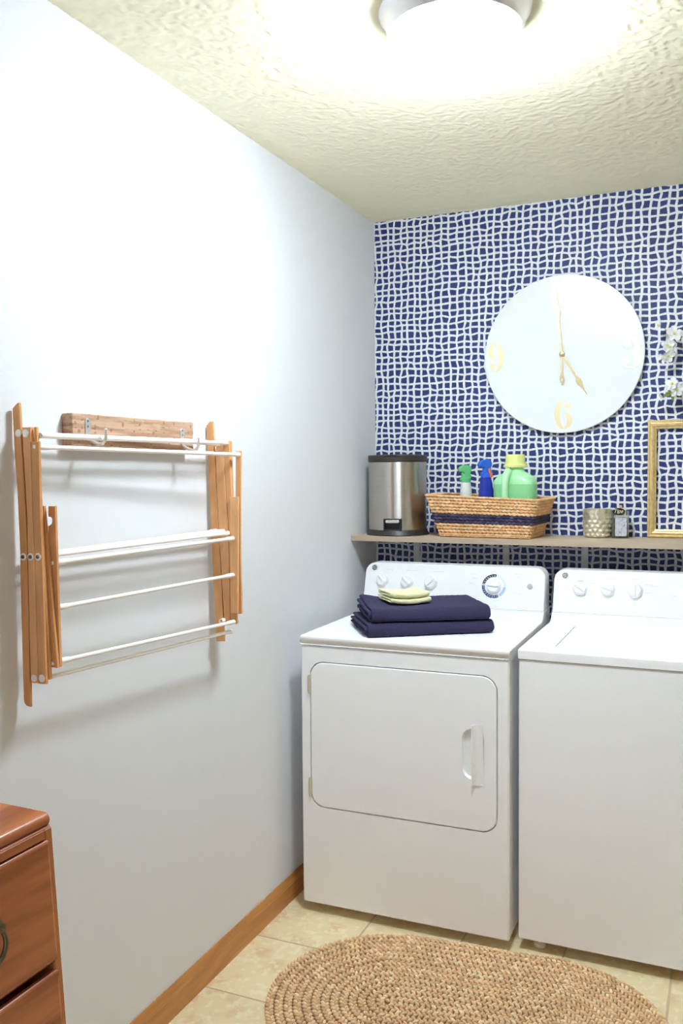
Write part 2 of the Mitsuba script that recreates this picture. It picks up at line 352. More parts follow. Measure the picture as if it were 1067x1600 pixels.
def washer_dryer(name, place, gap, ytop, zc, dc):
    """shared shell. local frame: x along the front, y backwards, z up. dc, zc: foot of the console"""
    top_z, lip, dep = .914, .885, .672
    body = bx(.003, W-.003, .004, dep, gap, lip-.0035, .004)
    prof = [(0., lip), (0., top_z-.006), (.002, top_z-.0018), (.006, top_z)]
    for q in np.linspace(0, 1, 8): prof.append((dc-.045+.043*q, top_z+(zc-top_z)*q**2.4))
    prof += [(dep, zc), (dep, lip)]
    deck = side(puff(np.array(prof), W, .005, 3), 0)
    # console: rounded face leaning back
    hc = .146
    o = rrect(.002, W-.002, 0, hc, .036, 10, (0, 0, 1, 1))
    c = puff(o, dep-dc-.004, .005, 3)
    v = c.vertices; s = .048/hc
    c.vertices = np.column_stack([v[:, 0], dc+ (dep-dc-.004-v[:, 2]) + v[:, 1]*s*(v[:, 2]/(dep-dc-.004)), zc+v[:, 1]+.0005])
    c.invert() if c.volume < 0 else None
    X = np.array([1., 0, 0]); U = np.array([0, s, 1.]); U /= np.linalg.norm(U); N = np.cross(X, U)
    A = place(tm(np.vstack([[0, 0, 0], X, U, N]), [[0, 1, 2]])).vertices
    R = (A[1]-A[0], A[2]-A[0], A[3]-A[0])
    def face(x, z):       # x local, z height
        return place(tm([(x, dc+(z-zc)*s, z), (0, 0, 0), (1, 0, 0)], [[0, 1, 2]])).vertices[0] + R[2]*.0004
    on = lambda m, x, z: plane(m, R[0], R[1], R[2], face(x, z))
    return body, deck, c, face, R, on
def feet(name, place, gap, fy_=.05):
    for x, y in ((.06, fy_), (W-.06, fy_), (.06, .62), (W-.06, .62)):
        E(name+'__foot', place(lathe([(0, .0005), (.017, .0005), (.019, .004), (.017, .012), (.008, .014), (.008, gap+.002), (0, gap+.002)], 20, (x, y, 0))), 'm_plastic_pad', 30)
def badge(name, on, x, z, r=.0105):
    d = puff(ellipse(0, 0, r, r, 32), .0016, .0005, 1)
    b = E(name+'__badge', on(d, x, z), 'm_badge', 30, 'small dark round maker badge')
    ring = extr(Polygon(ellipse(0, 0, r*.93, r*.93)).difference(Polygon(ellipse(0, 0, r*.82, r*.82))), .0004)
    g = LineString([(-.45, -.30), (-.62, .0), (-.45, .42), (-.2, .45), (-.15, .15), (-.4, .1), (-.2, -.45), (.02, -.3)]).buffer(.085)
    e = LineString([(.5, .35), (.3, .5), (.12, .3), (.3, .05), (.08, -.15), (.25, -.45), (.55, -.25)]).buffer(.085)
    from shapely import affinity
    sc = affinity.scale(unary_union([g, e]), r, r, origin=(0, 0))
    mono = extr(sc, .0004)
    E(b+'__monogram', on(move(cat(ring, mono), (0, 0, .0016)), x, z), 'm_badge_silver', False)
def printed(name, on, s, x, z, h=.0045, mat='m_ink'):
    m = text(s, h, .0002); m.apply_translation((-m.bounds[:, 0].mean(), 0, 0))
    E(name+'__lettering', on(m, x, z), mat, False)
def dash(name, on, x, z, w=.03, mat='m_ink_light', h=.0016):
    """a line of print too small to read: short strokes"""
    g = np.random.default_rng(int(x*9999)); xs, out = -w/2, []
    while xs < w/2:
        q = g.uniform(.0025, .007); out.append(sbox(xs, 0, min(xs+q, w/2), h)); xs += q+.0014
    E(name+'__lettering', on(extr(unary_union(out), .0002), x, z), mat, False)

# --- dryer
PD = T3(.0732, -.8736, .0108); n = 'dryer'
L(n, 'white front-loading clothes dryer left of the washer, carrying the folded towels', 'dryer')
body, deck, con, face, R, on = washer_dryer(n, PD, .033, .914, .9454, .5514)
dx0, dx1, dz0, dz1 = .037, .646, .3575, .829
pocket = front(puff(rrect(dx0-.003, dx1+.003, dz0-.003, dz1+.003, .048, 10), .03, .0005, 1), .022)
body = msub(weld(body), weld(pocket))
E(n+'__body', PD(body), 'm_enamel', 25)
E(n+'__top', PD(deck), 'm_enamel', 30)
feet(n, PD, .033, .13)
door = front(puff(rrect(dx0, dx1, dz0, dz1, .046, 10), .0185, .004, 3), .0205)
hx0, hx1, hz0, hz1 = .541, .603, .513, .667
rec = front(puff(rrect(hx0, hx1+.006, hz0, hz1, .03, 8), .03, .006, 3), .0145)
door = msub(weld(door), weld(rec))
dk = E(n+'__door', PD(door), 'm_enamel', 25)
E(dk+'__cup', PD(front(puff(rrect(hx0+.001, hx1+.005, hz0+.001, hz1-.001, .029, 8), .001, .0004, 1), .0150)), 'm_white', 25)
arc = [(.606, .0020)]+[(.606-.034*math.sin(q), .0020-.026*(1-math.cos(q))) for q in np.linspace(.15, math.pi/2, 9)]
arc += [(.575+.0005, -.0245+.004)]+[(.606-.030*math.sin(q), .0030-.0215*(1-math.cos(q))) for q in np.linspace(math.pi/2, .25, 8)][1:]
hm = plane(puff(np.array(arc)[::-1] if Polygon(arc).exterior.is_ccw is False else np.array(arc), .184, .0012, 2), (1, 0, 0), (0, 1, 0), (0, 0, 1), (0, 0, .4975))
v = hm.vertices.copy(); tt = np.clip(np.abs(v[:, 2]-.5895)/.092, 0, 1)
v[:, 1] = np.where(v[:, 1] < 0, v[:, 1]*np.sqrt(np.maximum(1-.9*tt**8, .05)), v[:, 1]); hm.vertices = v
E(dk+'__handle', PD(hm), 'm_white', 30, 'curved white pull handle')
for z in (.756, .419):
    E(dk+'__hinge', PD(cat(lathe([(0, -.031), (.0042, -.031), (.0046, -.028), (.0046, -.011), (.0038, -.0105), (.0038, -.0095), (.0046, -.009), (.0046, .009), (.0038, .0095), (.0038, .0105), (.0046, .011), (.0046, .028), (.0042, .031), (0, .031)], 14, (dx0-.003, .0005, z)), bx(dx0-.010, dx0-.002, .0008, .0035, z-.028, z+.028, .0004))), 'm_hinge', 30, 'small brass-grey hinge')
ck = E(n+'__console', PD(con), 'm_enamel', 30)
for x, z, a in ((.0765, 1.029, -.85), (.174, 1.026, -.75), (.267, 1.0255, .75)):
    d, g = knob(x, z, face, R, .0232, a)
    q = E(ck+'__knob', d, 'm_knob', 30); scene[q] = mikit.ply(cat(d, g), 'm_knob', 30)
tx, tz = .5025, 1.0235
d, g = knob(tx, tz, face, R, .0260, -.08)
E(ck+'__knob', cat(d, g), 'm_knob', 30, 'larger timer dial')
def sector(a0, a1, r0, r1):
    a = np.radians(np.linspace(a0, a1, 24))
    return Polygon(np.vstack([np.stack([r1*np.cos(a), r1*np.sin(a)], 1), np.stack([r0*np.cos(a), r0*np.sin(a)], 1)[::-1]]))
for a0, a1, mt, lab in ((80, 172, 'm_black_print', 'black scale sector'), (177, 297, 'm_navy_print', 'navy scale sector'), (303, 358, 'm_sky_print', 'light blue scale sector'), (3, 75, 'm_pale_print', 'pale blue scale sector')):
    g = sector(a0, a1, .0335, .0440)
    if mt in ('m_black_print', 'm_navy_print'):
        for q in np.arange(a0+8, a1-4, 13): g = g.difference(sector(q, q+3, .0345, .041))
    E(ck+'__scale', on(extr(g, .0003), tx, tz), mt, False, lab)
E(ck+'__button', on(cat(move(lathe([(0, 0), (.0102, 0), (.0102, .002), (.0065, .0022), (.006, .0045), (0, .005)], 24), (0, 0, 0))), .632, 1.027), 'm_ink', 30, 'grey start button')
badge(ck, on, .0368, 1.073)
for x, z, w in ((.098, 1.067, .03), (.190, 1.066, .05), (.287, 1.065, .06), (.425, 1.062, .022), (.43, 1.048, .02), (.42, 1.03, .018), (.426, .985, .034), (.60, 1.067, .045), (.592, 1.058, .018), (.593, 1.0, .04), (.632, 1.046, .012), (.517, .973, .02), (.135, .985, .05), (.077, .985, .012)):
    dash(ck, on, x, z, w)

# --- washer
PW = T3(.775, -.838, 0.); n = 'washer'
L(n, 'white top-loading washing machine right of the dryer, cut by the photo edge', 'washer')
body, deck, con, face, R, on = washer_dryer(n, PW, .035, .914, .9415, .548)
E(n+'__body', PW(body), 'm_enamel', 25)
# lid opening: a shallow groove around the lid panel
gro = bx(.0960, .5875, .0745, .452, .9010, .95, 0); deck = msub(weld(deck), gro)
E(n+'__top', PW(deck), 'm_enamel', 30)
lid = move(puff(rrect(.1005, .5855, .0780, .4500, .006, 4), .0132, .0012, 2), (0, 0, .9012))
E(n+'__lid', PW(lid), 'm_enamel', 30, 'flat white lid')
feet(n, PW, .035)
ck = E(n+'__console', PW(con), 'm_enamel', 30)
for x, z, a in ((.0942, 1.0255, -.6), (.187, 1.0270, -.35), (.2765, 1.0245, math.pi/2), (.45, 1.0245, .3)):
    d, g = knob(x, z, face, R, .0235, a); E(ck+'__knob', cat(d, g), 'm_knob', 30)
badge(ck, on, .040, 1.0675)
for s, x, z in (('Load Size', .098, 1.0625), ('Temperature', .190, 1.0625), ('Options', .2785, 1.0625), ('Start', .405, 1.012)): printed(ck, on, s, x, z, .0044, 'm_ink_light')
E(ck+'__scale', on(extr(sector(68, 112, .0255, .0285), .0003), .0942, 1.0255), 'm_green_print', False, 'green scale mark')
E(ck+'__scale', on(extr(sector(-40, 60, .0255, .028), .0003), .2765, 1.0245), 'm_pink_print', False, 'pale pink scale mark')
for x, z, w in ((.060, 1.046, .016), (.132, 1.044, .018), (.190, 1.055, .012), (.225, 1.047, .012), (.245, 1.047, .012), (.2785, 1.055, .008), (.32, 1.046, .03), (.335, 1.042, .03), (.32, 1.02, .02), (.276, .984, .012), (.125, 1.005, .03)):
    dash(ck, on, x, z, w)

# ---------------------------------------------------------------- folded towels
def ribbon(path, t, length, taper=0., nu=130, wob=.002, seed=1, res=.003):
    """a folded cloth: the path (v, z) thickened to t, carried along u, edges rounded, surface a little uneven"""
    g = LineString(path).buffer(t/2, quad_segs=5, cap_style=1).simplify(.0004)
    o = np.array(g.exterior.coords)[:-1]
    if not g.exterior.is_ccw: o = o[::-1]
    ls = LineString(np.vstack([o, o[:1]])); n = int(ls.length/res); o = np.array([ls.interpolate(i/n, normalized=True).coords[0] for i in range(n)])
    us = np.concatenate([[-.62*t, -.45*t, 0], np.linspace(0, length, nu)[1:-1], [length, length+.3*t, length+.5*t]])
    ins = np.array([t*.36, t*.14, 0]+[0]*(nu-2)+[0, t*.14, t*.36])
    V, Fc = [], []
    for u, i in zip(us, ins):
        q = offset(o, -i) if i else o
        V.append(np.column_stack([np.full(n, u), q]))
    for r in range(len(us)-1):
        for i in range(n):
            j = (i+1) % n; a, b = r*n, (r+1)*n; Fc += [(a+i, a+j, b+j), (a+i, b+j, b+i)]
    for r, fl in ((0, 1), (len(us)-1, 0)):
        for x, y, z in _tri(V[r][:, 1:]): Fc.append((x+r*n, z+r*n, y+r*n) if fl else (x+r*n, y+r*n, z+r*n))
    V = np.vstack(V)
    V[:, 0] += .004*(meshkit.fbm(V*[0, 25, 60]+[seed, 0, 0], 2, seed)-.5)*np.sign(V[:, 0]-length/2)
    w = np.stack([meshkit.fbm(V*[14, 14, 20], 3, seed+k)-.5 for k in range(3)], 1)
    V = V+w*np.array([.5, 2.2, 1.2])*wob*2.2+(np.stack([meshkit.noise(V*170, seed+9+k) for k in range(3)], 1)-.5)*np.array([.0006, .0012, .0012])*(t > .005)
    return tm(V, Fc)
def fold(d, h, t, rev=False, n=7):
    """spiral fold, rounded at v=0 (front), open at v=d (back)"""
    R = h/2-t/2; zc = h/2
    out = [(d, zc+R)]+[(R-R*math.sin(a)+t/2, zc+R*math.cos(a)) for a in np.linspace(0, math.pi, 13)]+[(d-.004, zc-R)]
    r2 = R-t*1.04
    inn = [(d-.012, zc+r2)]+[(R+t*.3+r2-r2*math.sin(a), zc+r2*math.cos(a)) for a in np.linspace(0, math.pi, 9)]+[(d-.010, zc-r2)] if r2 > t*.45 else None
    return out, inn
def towel(name, label, catg, group, o, ang, length, d, h, t, mat, seed, z, drape=None, twist=0):
    out, inn = fold(d, h, t)
    ms = [ribbon(out, t, length, seed=seed, wob=.0016)]
    if inn: ms.append(move(ribbon(inn, t*.97, length+.002, seed=seed+5, wob=.0014), (-.009, 0, 0)))
    m = cat(*ms)
    v = m.vertices.copy()
    if drape is not None: v[:, 2] += drape(v)
    v[:, 2] = np.where(v[:, 2] < .0008, .0008, v[:, 2])
    m.vertices = v
    A = trimesh.transformations.rotation_matrix(ang, [0, 0, 1]); A[:3, 3] = (o[0], o[1], z)
    m.apply_transform(A)
    E(name, m, mat, True, label, catg, group)
ang = math.radians(33.5)
towel('bath_towel', 'lower of two folded navy towels, lying directly on the dryer top', 'towel', 'folded navy towels', (.3105, -.8465), ang, .405, .272, .043, .0098, 'm_navy', 3, .9145)
def dr1(v): return .012*np.exp(-((v[:, 0]-.0)/.05)**2)*np.clip((v[:, 1]-.10)/.1, 0, 1)*np.clip(v[:, 2]/.03, 0, 1) - .004*np.exp(-((v[:, 0]-.14)/.07)**2)*np.clip(v[:, 2]/.03, 0, 1)
towel('bath_towel', 'upper folded navy towel, under the pale green washcloths', 'towel', 'folded navy towels', (.318, -.832), ang-.03, .378, .262, .046, .0098, 'm_navy', 23, .9592, dr1)
ca = math.radians(41)
def dr2(v): return .010*((v[:, 0]-.07)/.07)**2*.6
zt = .9592+.0455
towel('washcloth', 'lower of two folded pale green washcloths on the navy towels', 'washcloth', 'pale green washcloths', (.345, -.735), ca, .135, .125, .016, .0072, 'm_cloth', 41, zt, dr2)
towel('washcloth', 'topmost pale green washcloth with an upturned left edge', 'washcloth', 'pale green washcloths', (.342, -.729), ca+.03, .13, .12, .016, .0072, 'm_cloth', 47, zt+.0178, lambda v: dr2(v)*1.2)

# ---------------------------------------------------------------- step trash can
k = 'step_trash_can'; L(k, 'small brushed steel step bin with black lid at the left end of the shelf', 'trash can')
cx, cy, z0 = .1465, -.1375, SH+.0004
canR = .1135
bodyc = lathe([(0, z0+.022), (canR, z0+.022), (canR, z0+.283), (canR-.002, z0+.285), (0, z0+.285)], 96, (cx, cy, 0))
fa = -math.pi/2+.17
cut = rotz(bx(canR-.028, canR+.03, -.0345, .0345, z0+.0225, z0+.066, 0), fa); cut.apply_translation((cx, cy, 0))
bodyc = msub(weld(bodyc), cut)
bodyc = trimesh.graph.smooth_shade(trimesh.Trimesh(bodyc.vertices, bodyc.faces, process=True), angle=.6, facet_minarea=None)
_v = np.array(bodyc.vertices); _uv = np.column_stack([_v[:, 2]-z0, np.mod(np.arctan2(_v[:, 1]-cy, _v[:, 0]-cx)-math.pi/2, 2*math.pi)*canR])
E(k+'__body', bodyc, 'm_steel', True, 'brushed stainless steel body', uv=_uv)
inner = rotz(bx(canR-.030, canR-.020, -.034, .034, z0+.023, z0+.0655, 0), fa); inner.apply_translation((cx, cy, 0))
fr_ = msub(weld(rotz(bx(canR-.019, canR+.0015, -.0355, .0355, z0+.0215, z0+.067, .001), fa)), rotz(bx(canR-.03, canR+.02, -.0315, .0315, z0+.026, z0+.0625, 0), fa)); fr_.apply_translation((cx, cy, 0))
E(k+'__pedal_recess', cat(inner, fr_), 'm_dark', 30, 'black pedal opening')
ped = rotz(plane(puff(rrect(-.027, .027, -.006, .006, .005, 5), .032, .003, 3), (0, 1, 0), (0, 0, 1), (1, 0, 0), (canR-.022, 0, z0+.056)), fa); ped.apply_translation((cx, cy, 0))
E(k+'__pedal', ped, 'm_nickel', 30, 'steel pedal')
foot = lathe([(0, z0), (canR+.0075, z0), (canR+.0085, z0+.003), (canR+.004, z0+.012), (canR+.0008, z0+.022), (0, z0+.022)], 96, (cx, cy, 0))
E(k+'__base', foot, 'm_lid', 30, 'black plastic base')
lidp = [(0, z0+.2852), (canR+.0005, z0+.2852), (canR+.0025, z0+.287), (canR+.0025, z0+.306), (canR+.001, z0+.309), (canR-.003, z0+.3105), (.07, z0+.3125), (0, z0+.3135)]
lidm = lathe(lidp, 96, (cx, cy, 0))
nt = rotz(plane(puff(ellipse(0, 0, .034, .0075, 32), .02, .002, 2), (0, 1, 0), (0, 0, 1), (1, 0, 0), (canR-.006, 0, z0+.3015)), fa); nt.apply_translation((cx, cy, 0))
E(k+'__lid', msub(weld(lidm), weld(nt)), 'm_lid', 25, 'black plastic lid with a finger notch')

# ---------------------------------------------------------------- woven basket
k = 'woven_basket'; L(k, 'natural woven basket with a navy band, holding bottles on the shelf', 'basket')
bc, ba = np.array([.5207, -.1500]), -.07
def ring_at(t):
    """corner loop of the basket at height fraction t"""
    Lx, Wy = .339+(.424-.339)*t, .192+(.247-.192)*t
    z = SH+.002+(1.346-SH-.004)*t
    ey = .020*(1-t)
    c = []
    for sx, sy in ((-1, -1), (1, -1), (1, 1), (-1, 1)):
        p = np.array([sx*Lx/2, sy*Wy/2]); q = bc+np.array([p[0]*math.cos(ba)-p[1]*math.sin(ba), p[0]*math.sin(ba)+p[1]*math.cos(ba)])+np.array([0, ey])
        c.append((q[0], q[1], z-sx*.008*t**1.5))
    return np.array(c)
def loop(t, rad=.012, n=6):
    c = ring_at(t); P = []
    for i in range(4):
        a, b, d = c[i-1], c[i], c[(i+1) % 4]
        u, w = (a-b)/np.linalg.norm(a-b), (d-b)/np.linalg.norm(d-b)
        for s in np.linspace(0, 1, n): P.append((b+u*rad)*(1-s)**2+2*b*s*(1-s)+(b+w*rad)*s*s)
    return np.array(P)
# thin core wall and floor
def basket_wall(t0, t1, off, thick):
    rows = [loop(t) for t in np.linspace(t0, t1, 12)]; n = len(rows[0]); V, Fc = [], []
    for r in rows:
        c = r.mean(0); d = r-c; d[:, 2] = 0; d /= np.linalg.norm(d, axis=1)[:, None]; V.append(r-d*off)
    for r in rows[::-1]:
        c = r.mean(0); d = r-c; d[:, 2] = 0; d /= np.linalg.norm(d, axis=1)[:, None]; V.append(r-d*(off+thick))
    K = len(V)
    for r in range(K-1):
        for i in range(n): j = (i+1) % n; Fc += [(r*n+i, r*n+j, (r+1)*n+j), (r*n+i, (r+1)*n+j, (r+1)*n+i)]
    for i in range(n): j = (i+1) % n; Fc += [((K-1)*n+i, (K-1)*n+j, j), ((K-1)*n+i, j, i)]
    return tm(np.vstack(V), Fc)
fl = loop(.02); fm = tm(np.vstack([fl-(0, 0, .002), fl+(0, 0, .004)]), [*[(x, z, y) for x, y, z in _tri(fl[:, :2])], *[(x+len(fl), y+len(fl), z+len(fl)) for x, y, z in _tri(fl[:, :2])]])
E(k+'__body', cat(basket_wall(.02, .985, .0035, .004), fm), 'm_rope_core', 30)
NAT = [(.74, .44, .21), (.78, .49, .25), (.69, .39, .175), (.81, .55, .31), (.72, .45, .23)]
NAV = [(.050, .040, .085), (.070, .055, .11), (.035, .030, .07), (.085, .07, .125)]
def rope(t, pitch, a, b, c, cols, tilt, seed, out=.0):
    P = loop(t, .012, 7); P = np.vstack([P, P[:1]]); s = np.concatenate([[0], np.cumsum(np.linalg.norm(np.diff(P, axis=0), axis=1))])
    g = np.random.default_rng(seed); n = int(s[-1]/pitch); q = (np.arange(n)+.5+g.uniform(0, 1))*s[-1]/n % s[-1]
    C = np.stack([np.interp(q, s, P[:, i]) for i in range(3)], 1); C2 = np.stack([np.interp((q+.002) % s[-1], s, P[:, i]) for i in range(3)], 1)
    tg = C2-C; tg /= np.linalg.norm(tg, axis=1)[:, None]
    no = np.cross(tg, [0, 0, 1.]); no /= np.linalg.norm(no, axis=1)[:, None]
    up = np.cross(no, tg)
    ax = tg*math.cos(tilt)+up*math.sin(tilt)
    col = np.array(cols)[g.integers(0, len(cols), n)]*g.uniform(.85, 1.12, (n, 1))
    m, vc = lumps(C+no*out, ax, no, a, b, c, col, .12, seed)
    E_args = dict(color=vc)
    return m, vc
rows = 12
for r in range(rows):
    t = (r+.6)/rows*.93+.02
    nav = r in (4, 5, 6)
    m, vc = rope(t, .0160, .0108, .0062, .0056, NAV if nav else NAT, -.30 if r % 2 else .30, 100+r)
    E(k+('__navy_row' if nav else '__natural_row'), mikit.ply(m, 'm_vcol', True, color=vc), None, label='navy woven row' if nav else None)
m, vc = rope(.985, .0042, .0052, .0034, .0072, NAT, 1.15, 200); E(k+'__rim', mikit.ply(m, 'm_vcol', True, color=vc), None)
m, vc = rope(.025, .0048, .0052, .0030, .0060, NAT, 1.0, 201); E(k+'__base_edge', mikit.ply(m, 'm_vcol', True, color=vc), None)

# ---------------------------------------------------------------- bottles in the basket
zb = SH+.0085
def trigger(s=1., w=.011):
    """spray head in profile (x forward), extruded"""
    o = np.array([(-.020, 0), (.012, 0), (.013, .008), (.010, .020), (.018, .024), (.030, .026), (.031, .038), (.024, .046), (-.004, .052), (-.016, .048), (-.021, .034), (-.017, .018)])*s
    m = puff(spline2(o, 48), w*2, .004, 3)
    return plane(m, (1, 0, 0), (0, 0, 1), (0, -1, 0), (0, w, 0))
def spline2(o, n):
    from scipy.interpolate import splprep, splev
    c = np.vstack([o, o[:1]]); tck, _ = splprep(c.T, s=0, per=True, k=3); return np.array(splev(np.linspace(0, 1, n, endpoint=False), tck)).T
def lever(s=1.):
    return plane(puff(spline2(np.array([(.012, .022), (.018, .023), (.019, .010), (.026, -.010), (.022, -.012), (.013, .006)])*s, 24), .012*s, .002, 2), (1, 0, 0), (0, 0, 1), (0, -1, 0), (0, .006*s, 0))
# green and white sprayer
def orient(m, a, o): return move(rotz(m, a), o)
k = 'spray_bottle'; L(k, 'white spray bottle with green trigger head, left in the basket', 'spray bottle', 'spray bottles in the basket')
o = (.4235, -.140, zb); A = math.radians(215)
E(k+'__body', lathe([(0, 0), (.021, 0), (.0225, .004), (.0225, .13), (.022, .165), (.019, .188), (.0165, .196), (.0165, .203), (0, .203)], 36, o), 'm_bottle_white', 40, 'white bottle body')
E(k+'__trigger_head', cat(lathe([(0, .196), (.0185, .196), (.0185, .212), (.015, .216), (0, .216)], 30, o), orient(trigger(.95, .0105), A, (o[0], o[1], zb+.212))), 'm_green', 35, 'green trigger head')
E(k+'__lever', orient(lever(.9), A, (o[0], o[1], zb+.212)), 'm_green', 35)
k2 = 'spray_bottle_001'; L(k2, 'dark blue spray bottle with bright blue head between green bottles in the basket', 'spray bottle', 'spray bottles in the basket')
o = (.5015, -.140, zb); A = math.radians(222)
E(k2+'__body', lathe([(0, 0), (.026, 0), (.0290, .004), (.0290, .13), (.0275, .16), (.0235, .19), (.0205, .206), (.0195, .214), (0, .214)], 36, o), 'm_blue', 40, 'glossy dark blue bottle body')
E(k2+'__trigger_head', cat(lathe([(0, .2145), (.0205, .2145), (.0205, .230), (.017, .234), (0, .234)], 30, o), orient(trigger(1.0, .0115), A, (o[0], o[1], zb+.229))), 'm_blue_head', 35, 'bright blue trigger head')
E(k2+'__lever', orient(lever(1.), A+math.pi*.75, (o[0], o[1]-.004, zb+.226)), 'm_red', 35, 'orange-red trigger')
# laundry detergent jug
k = 'detergent_jug'; L(k, 'translucent green laundry detergent jug with yellow-green cap in the basket', 'detergent bottle')
o = np.array([.6115, -.135, zb]); hw, hd = .080, .046
def jug():
    lv = [(0, .92, .92), (.005, 1, 1), (.15, 1, 1), (.185, 1, 1), (.203, .97, .97), (.218, .82, .9), (.228, .60, .80), (.236, .44, .68), (.243, .38, .62), (.250, .37, .62)]
    V, Fc, N = [], [], 48
    for z, sx, sy in lv:
        a = np.arange(N)*2*np.pi/N; e = .62 if z < .215 else .8
        V.append(np.stack([np.sign(np.cos(a))*np.abs(np.cos(a))**e*hw*sx, np.sign(np.sin(a))*np.abs(np.sin(a))**e*hd*sy, np.full(N, z)], 1))
    for r in range(len(lv)-1):
        for i in range(N): j = (i+1) % N; Fc += [(r*N+i, r*N+j, (r+1)*N+j), (r*N+i, (r+1)*N+j, (r+1)*N+i)]
    V = np.vstack(V); c0, c1 = len(V), len(V)+1; V = np.vstack([V, [[0, 0, 0], [0, 0, lv[-1][0]]]])
    for i in range(N): j = (i+1) % N; Fc += [(c0, j, i), (c1, (len(lv)-1)*N+i, (len(lv)-1)*N+j)]
    return tm(V, Fc)
jm = move(rotz(jug(), -.12), o)
E(k+'__body', jm, 'm_detergent', 40, 'green bottle body')
hp = spline([(-.012, -.034, .236), (-.014, -.052, .228), (-.016, -.064, .205), (-.017, -.066, .165), (-.016, -.062, .12), (-.014, -.045, .10)], 30)
E(k+'__handle', move(rotz(tube(hp, .0135, 14), -.12), o), 'm_handle_green', True, 'lighter green grip handle')
E(k+'__cap', lathe([(0, .2505), (.0425, .2505), (.044, .253), (.044, .259), (.0385, .262), (.0365, .268), (.035, .296), (.033, .299), (0, .299)], 40, tuple(o)), 'm_cap', 35, 'yellow-green screw cap')

# ---------------------------------------------------------------- votive and jar
k = 'mercury_glass_votive'
o = (.8985, -.066, SH+.0004)
def votive():
    nz, na = 44, 132; V, Fc = [], []
    for i in range(nz+1):
        t = i/nz; z = .104*t
        r0 = .0415+.0095*min(1, (t/.45))**.7
        if t < .04: r0 = .036+(r0-.036)*(t/.04)**.5
        for j in range(na):
            a = 2*math.pi*j/na
            row = z/.0165; ph = a*12/(2*math.pi)
            fx = (ph+.5*(math.floor(row) % 2)) % 1-.5; fy = row-math.floor(row)-.5
            amp = .0075*max(0, min(1, (.70-t)/.35)) + .0012
            d = max(0, 1-math.hypot(fx*1.9, fy*1.9))
            r = r0+amp*(d**.8-.4)*(1 if t > .05 else 0)
            V.append((r*math.cos(a), r*math.sin(a), z))
    n1 = len(V)
    for i in range(12, -1, -1):
        z = .012+.092*i/12
        for j in range(na): a = 2*math.pi*j/na; r = min(.0475, .036+.012*i/6); V.append((r*math.cos(a), r*math.sin(a), z))
    R_ = nz+1+13
    for i in range(R_-1):
        for j in range(na): q = (j+1) % na; Fc += [(i*na+j, i*na+q, (i+1)*na+q), (i*na+j, (i+1)*na+q, (i+1)*na+j)]
    c0, c1 = len(V), len(V)+1; V += [(0, 0, 0), (0, 0, .012)]
    for j in range(na): q = (j+1) % na; Fc += [(c0, q, j), (c1, (R_-1)*na+j, (R_-1)*na+q)]
    return tm(V, Fc)
E(k, move(votive(), o), 'm_mercury', 35, 'round silver-gold mercury glass votive with dimpled sides on the shelf', 'votive holder')
k = 'tip_jar'; L(k, 'small clear glass jar with a black oval tag reading Tips', 'jar')
o = np.array([.9795, -.068, SH+.0004])
ow = rrect(-.0295, .0295, -.0295, .0295, .010, 6)
iw = rrect(-.0268, .0268, -.0268, .0268, .008, 6)
glass = msub(weld(puff(ow, .100, .002, 2)), weld(move(puff(iw, .12, .002, 2), (0, 0, .005))))
E(k+'__glass', move(rotz(glass, .25), o), 'm_glass', 30, 'clear pressed glass')
E(k+'__label', move(rotz(front(puff(rrect(-.0205, .0205, .008, .074, .004, 5), .0012, .0004, 1), -.0297), .25), o), 'm_label', 30, 'silver-blue glitter label')
tagp = rotz(front(puff(ellipse(0, 0, .0215, .0130, 40), .0016, .0004, 1), 0), .2)
to = o+np.array([.0005, -.036, .0965])
tk = E(k+'__tag', move(tagp, to), 'm_black_tag', 30, 'black oval tag with gold lettering')
tx_ = text('Tips', .0120, .0004, True); tx_.apply_transform(np.array([[1, .22, 0, 0], [0, 1, 0, 0], [0, 0, 1, 0], [0, 0, 0, 1.]])); tx_.apply_translation((-tx_.bounds[:, 0].mean(), -.0042, 0))
E(tk+'__lettering', move(rotz(front(tx_, -.0017), .2), to), 'm_gold_paint', False, 'gold word Tips')
peg = cat(bx(-.0042, .0042, -.0035, -.0005, -.016, .021, .0006), bx(-.0042, .0042, .004, .007, -.016, .021, .0006), tube([(-.005, .0018, .004), (.005, .0018, .004)], .0026, 10))
E(k+'__clothespin', move(rotz(peg, .2), o+np.array([.0065, -.0295-.0022, .0985])), 'm_peg', 30, 'tiny wooden clothespin')

# ---------------------------------------------------------------- picture frame (empty), standing against the wall
k = 'empty_picture_frame'; L(k, 'empty gold wooden picture frame standing on the shelf against the wall', 'picture frame')
fx0, fx1, fz0, fz1 = 1.070, 1.405, SH+.0006, 1.6175
prof = [(0, 0), (0, .019), (.003, .023), (.0065, .023), (.0095, .020), (.012, .0205), (.017, .0235), (.0215, .022), (.0245, .017), (.030, .0145), (.030, .006), (.030, 0)]
def member(a, b, inn, mit0=1, mit1=1):
    """moulding from corner a to b (x, z); inn: inward direction"""
    a, b, inn = np.array(a, float), np.array(b, float), np.array(inn, float); d = (b-a)/np.linalg.norm(b-a); V, Fc = [], []
    n = len(prof)
    for e, s in ((a, 1), (b, -1)):
        for w, h in prof: q = e+inn*w+d*s*w; V.append((q[0], -.006-h, q[1]))
    for i in range(n): j = (i+1) % n; Fc += [(i, j, n+j), (i, n+j, n+i)]
    t = _tri(np.array(prof)); Fc += [tuple(x) for x in t]+[(x[0]+n, x[2]+n, x[1]+n) for x in t]
    m = tm(V, Fc); trimesh.repair.fix_normals(m); return m
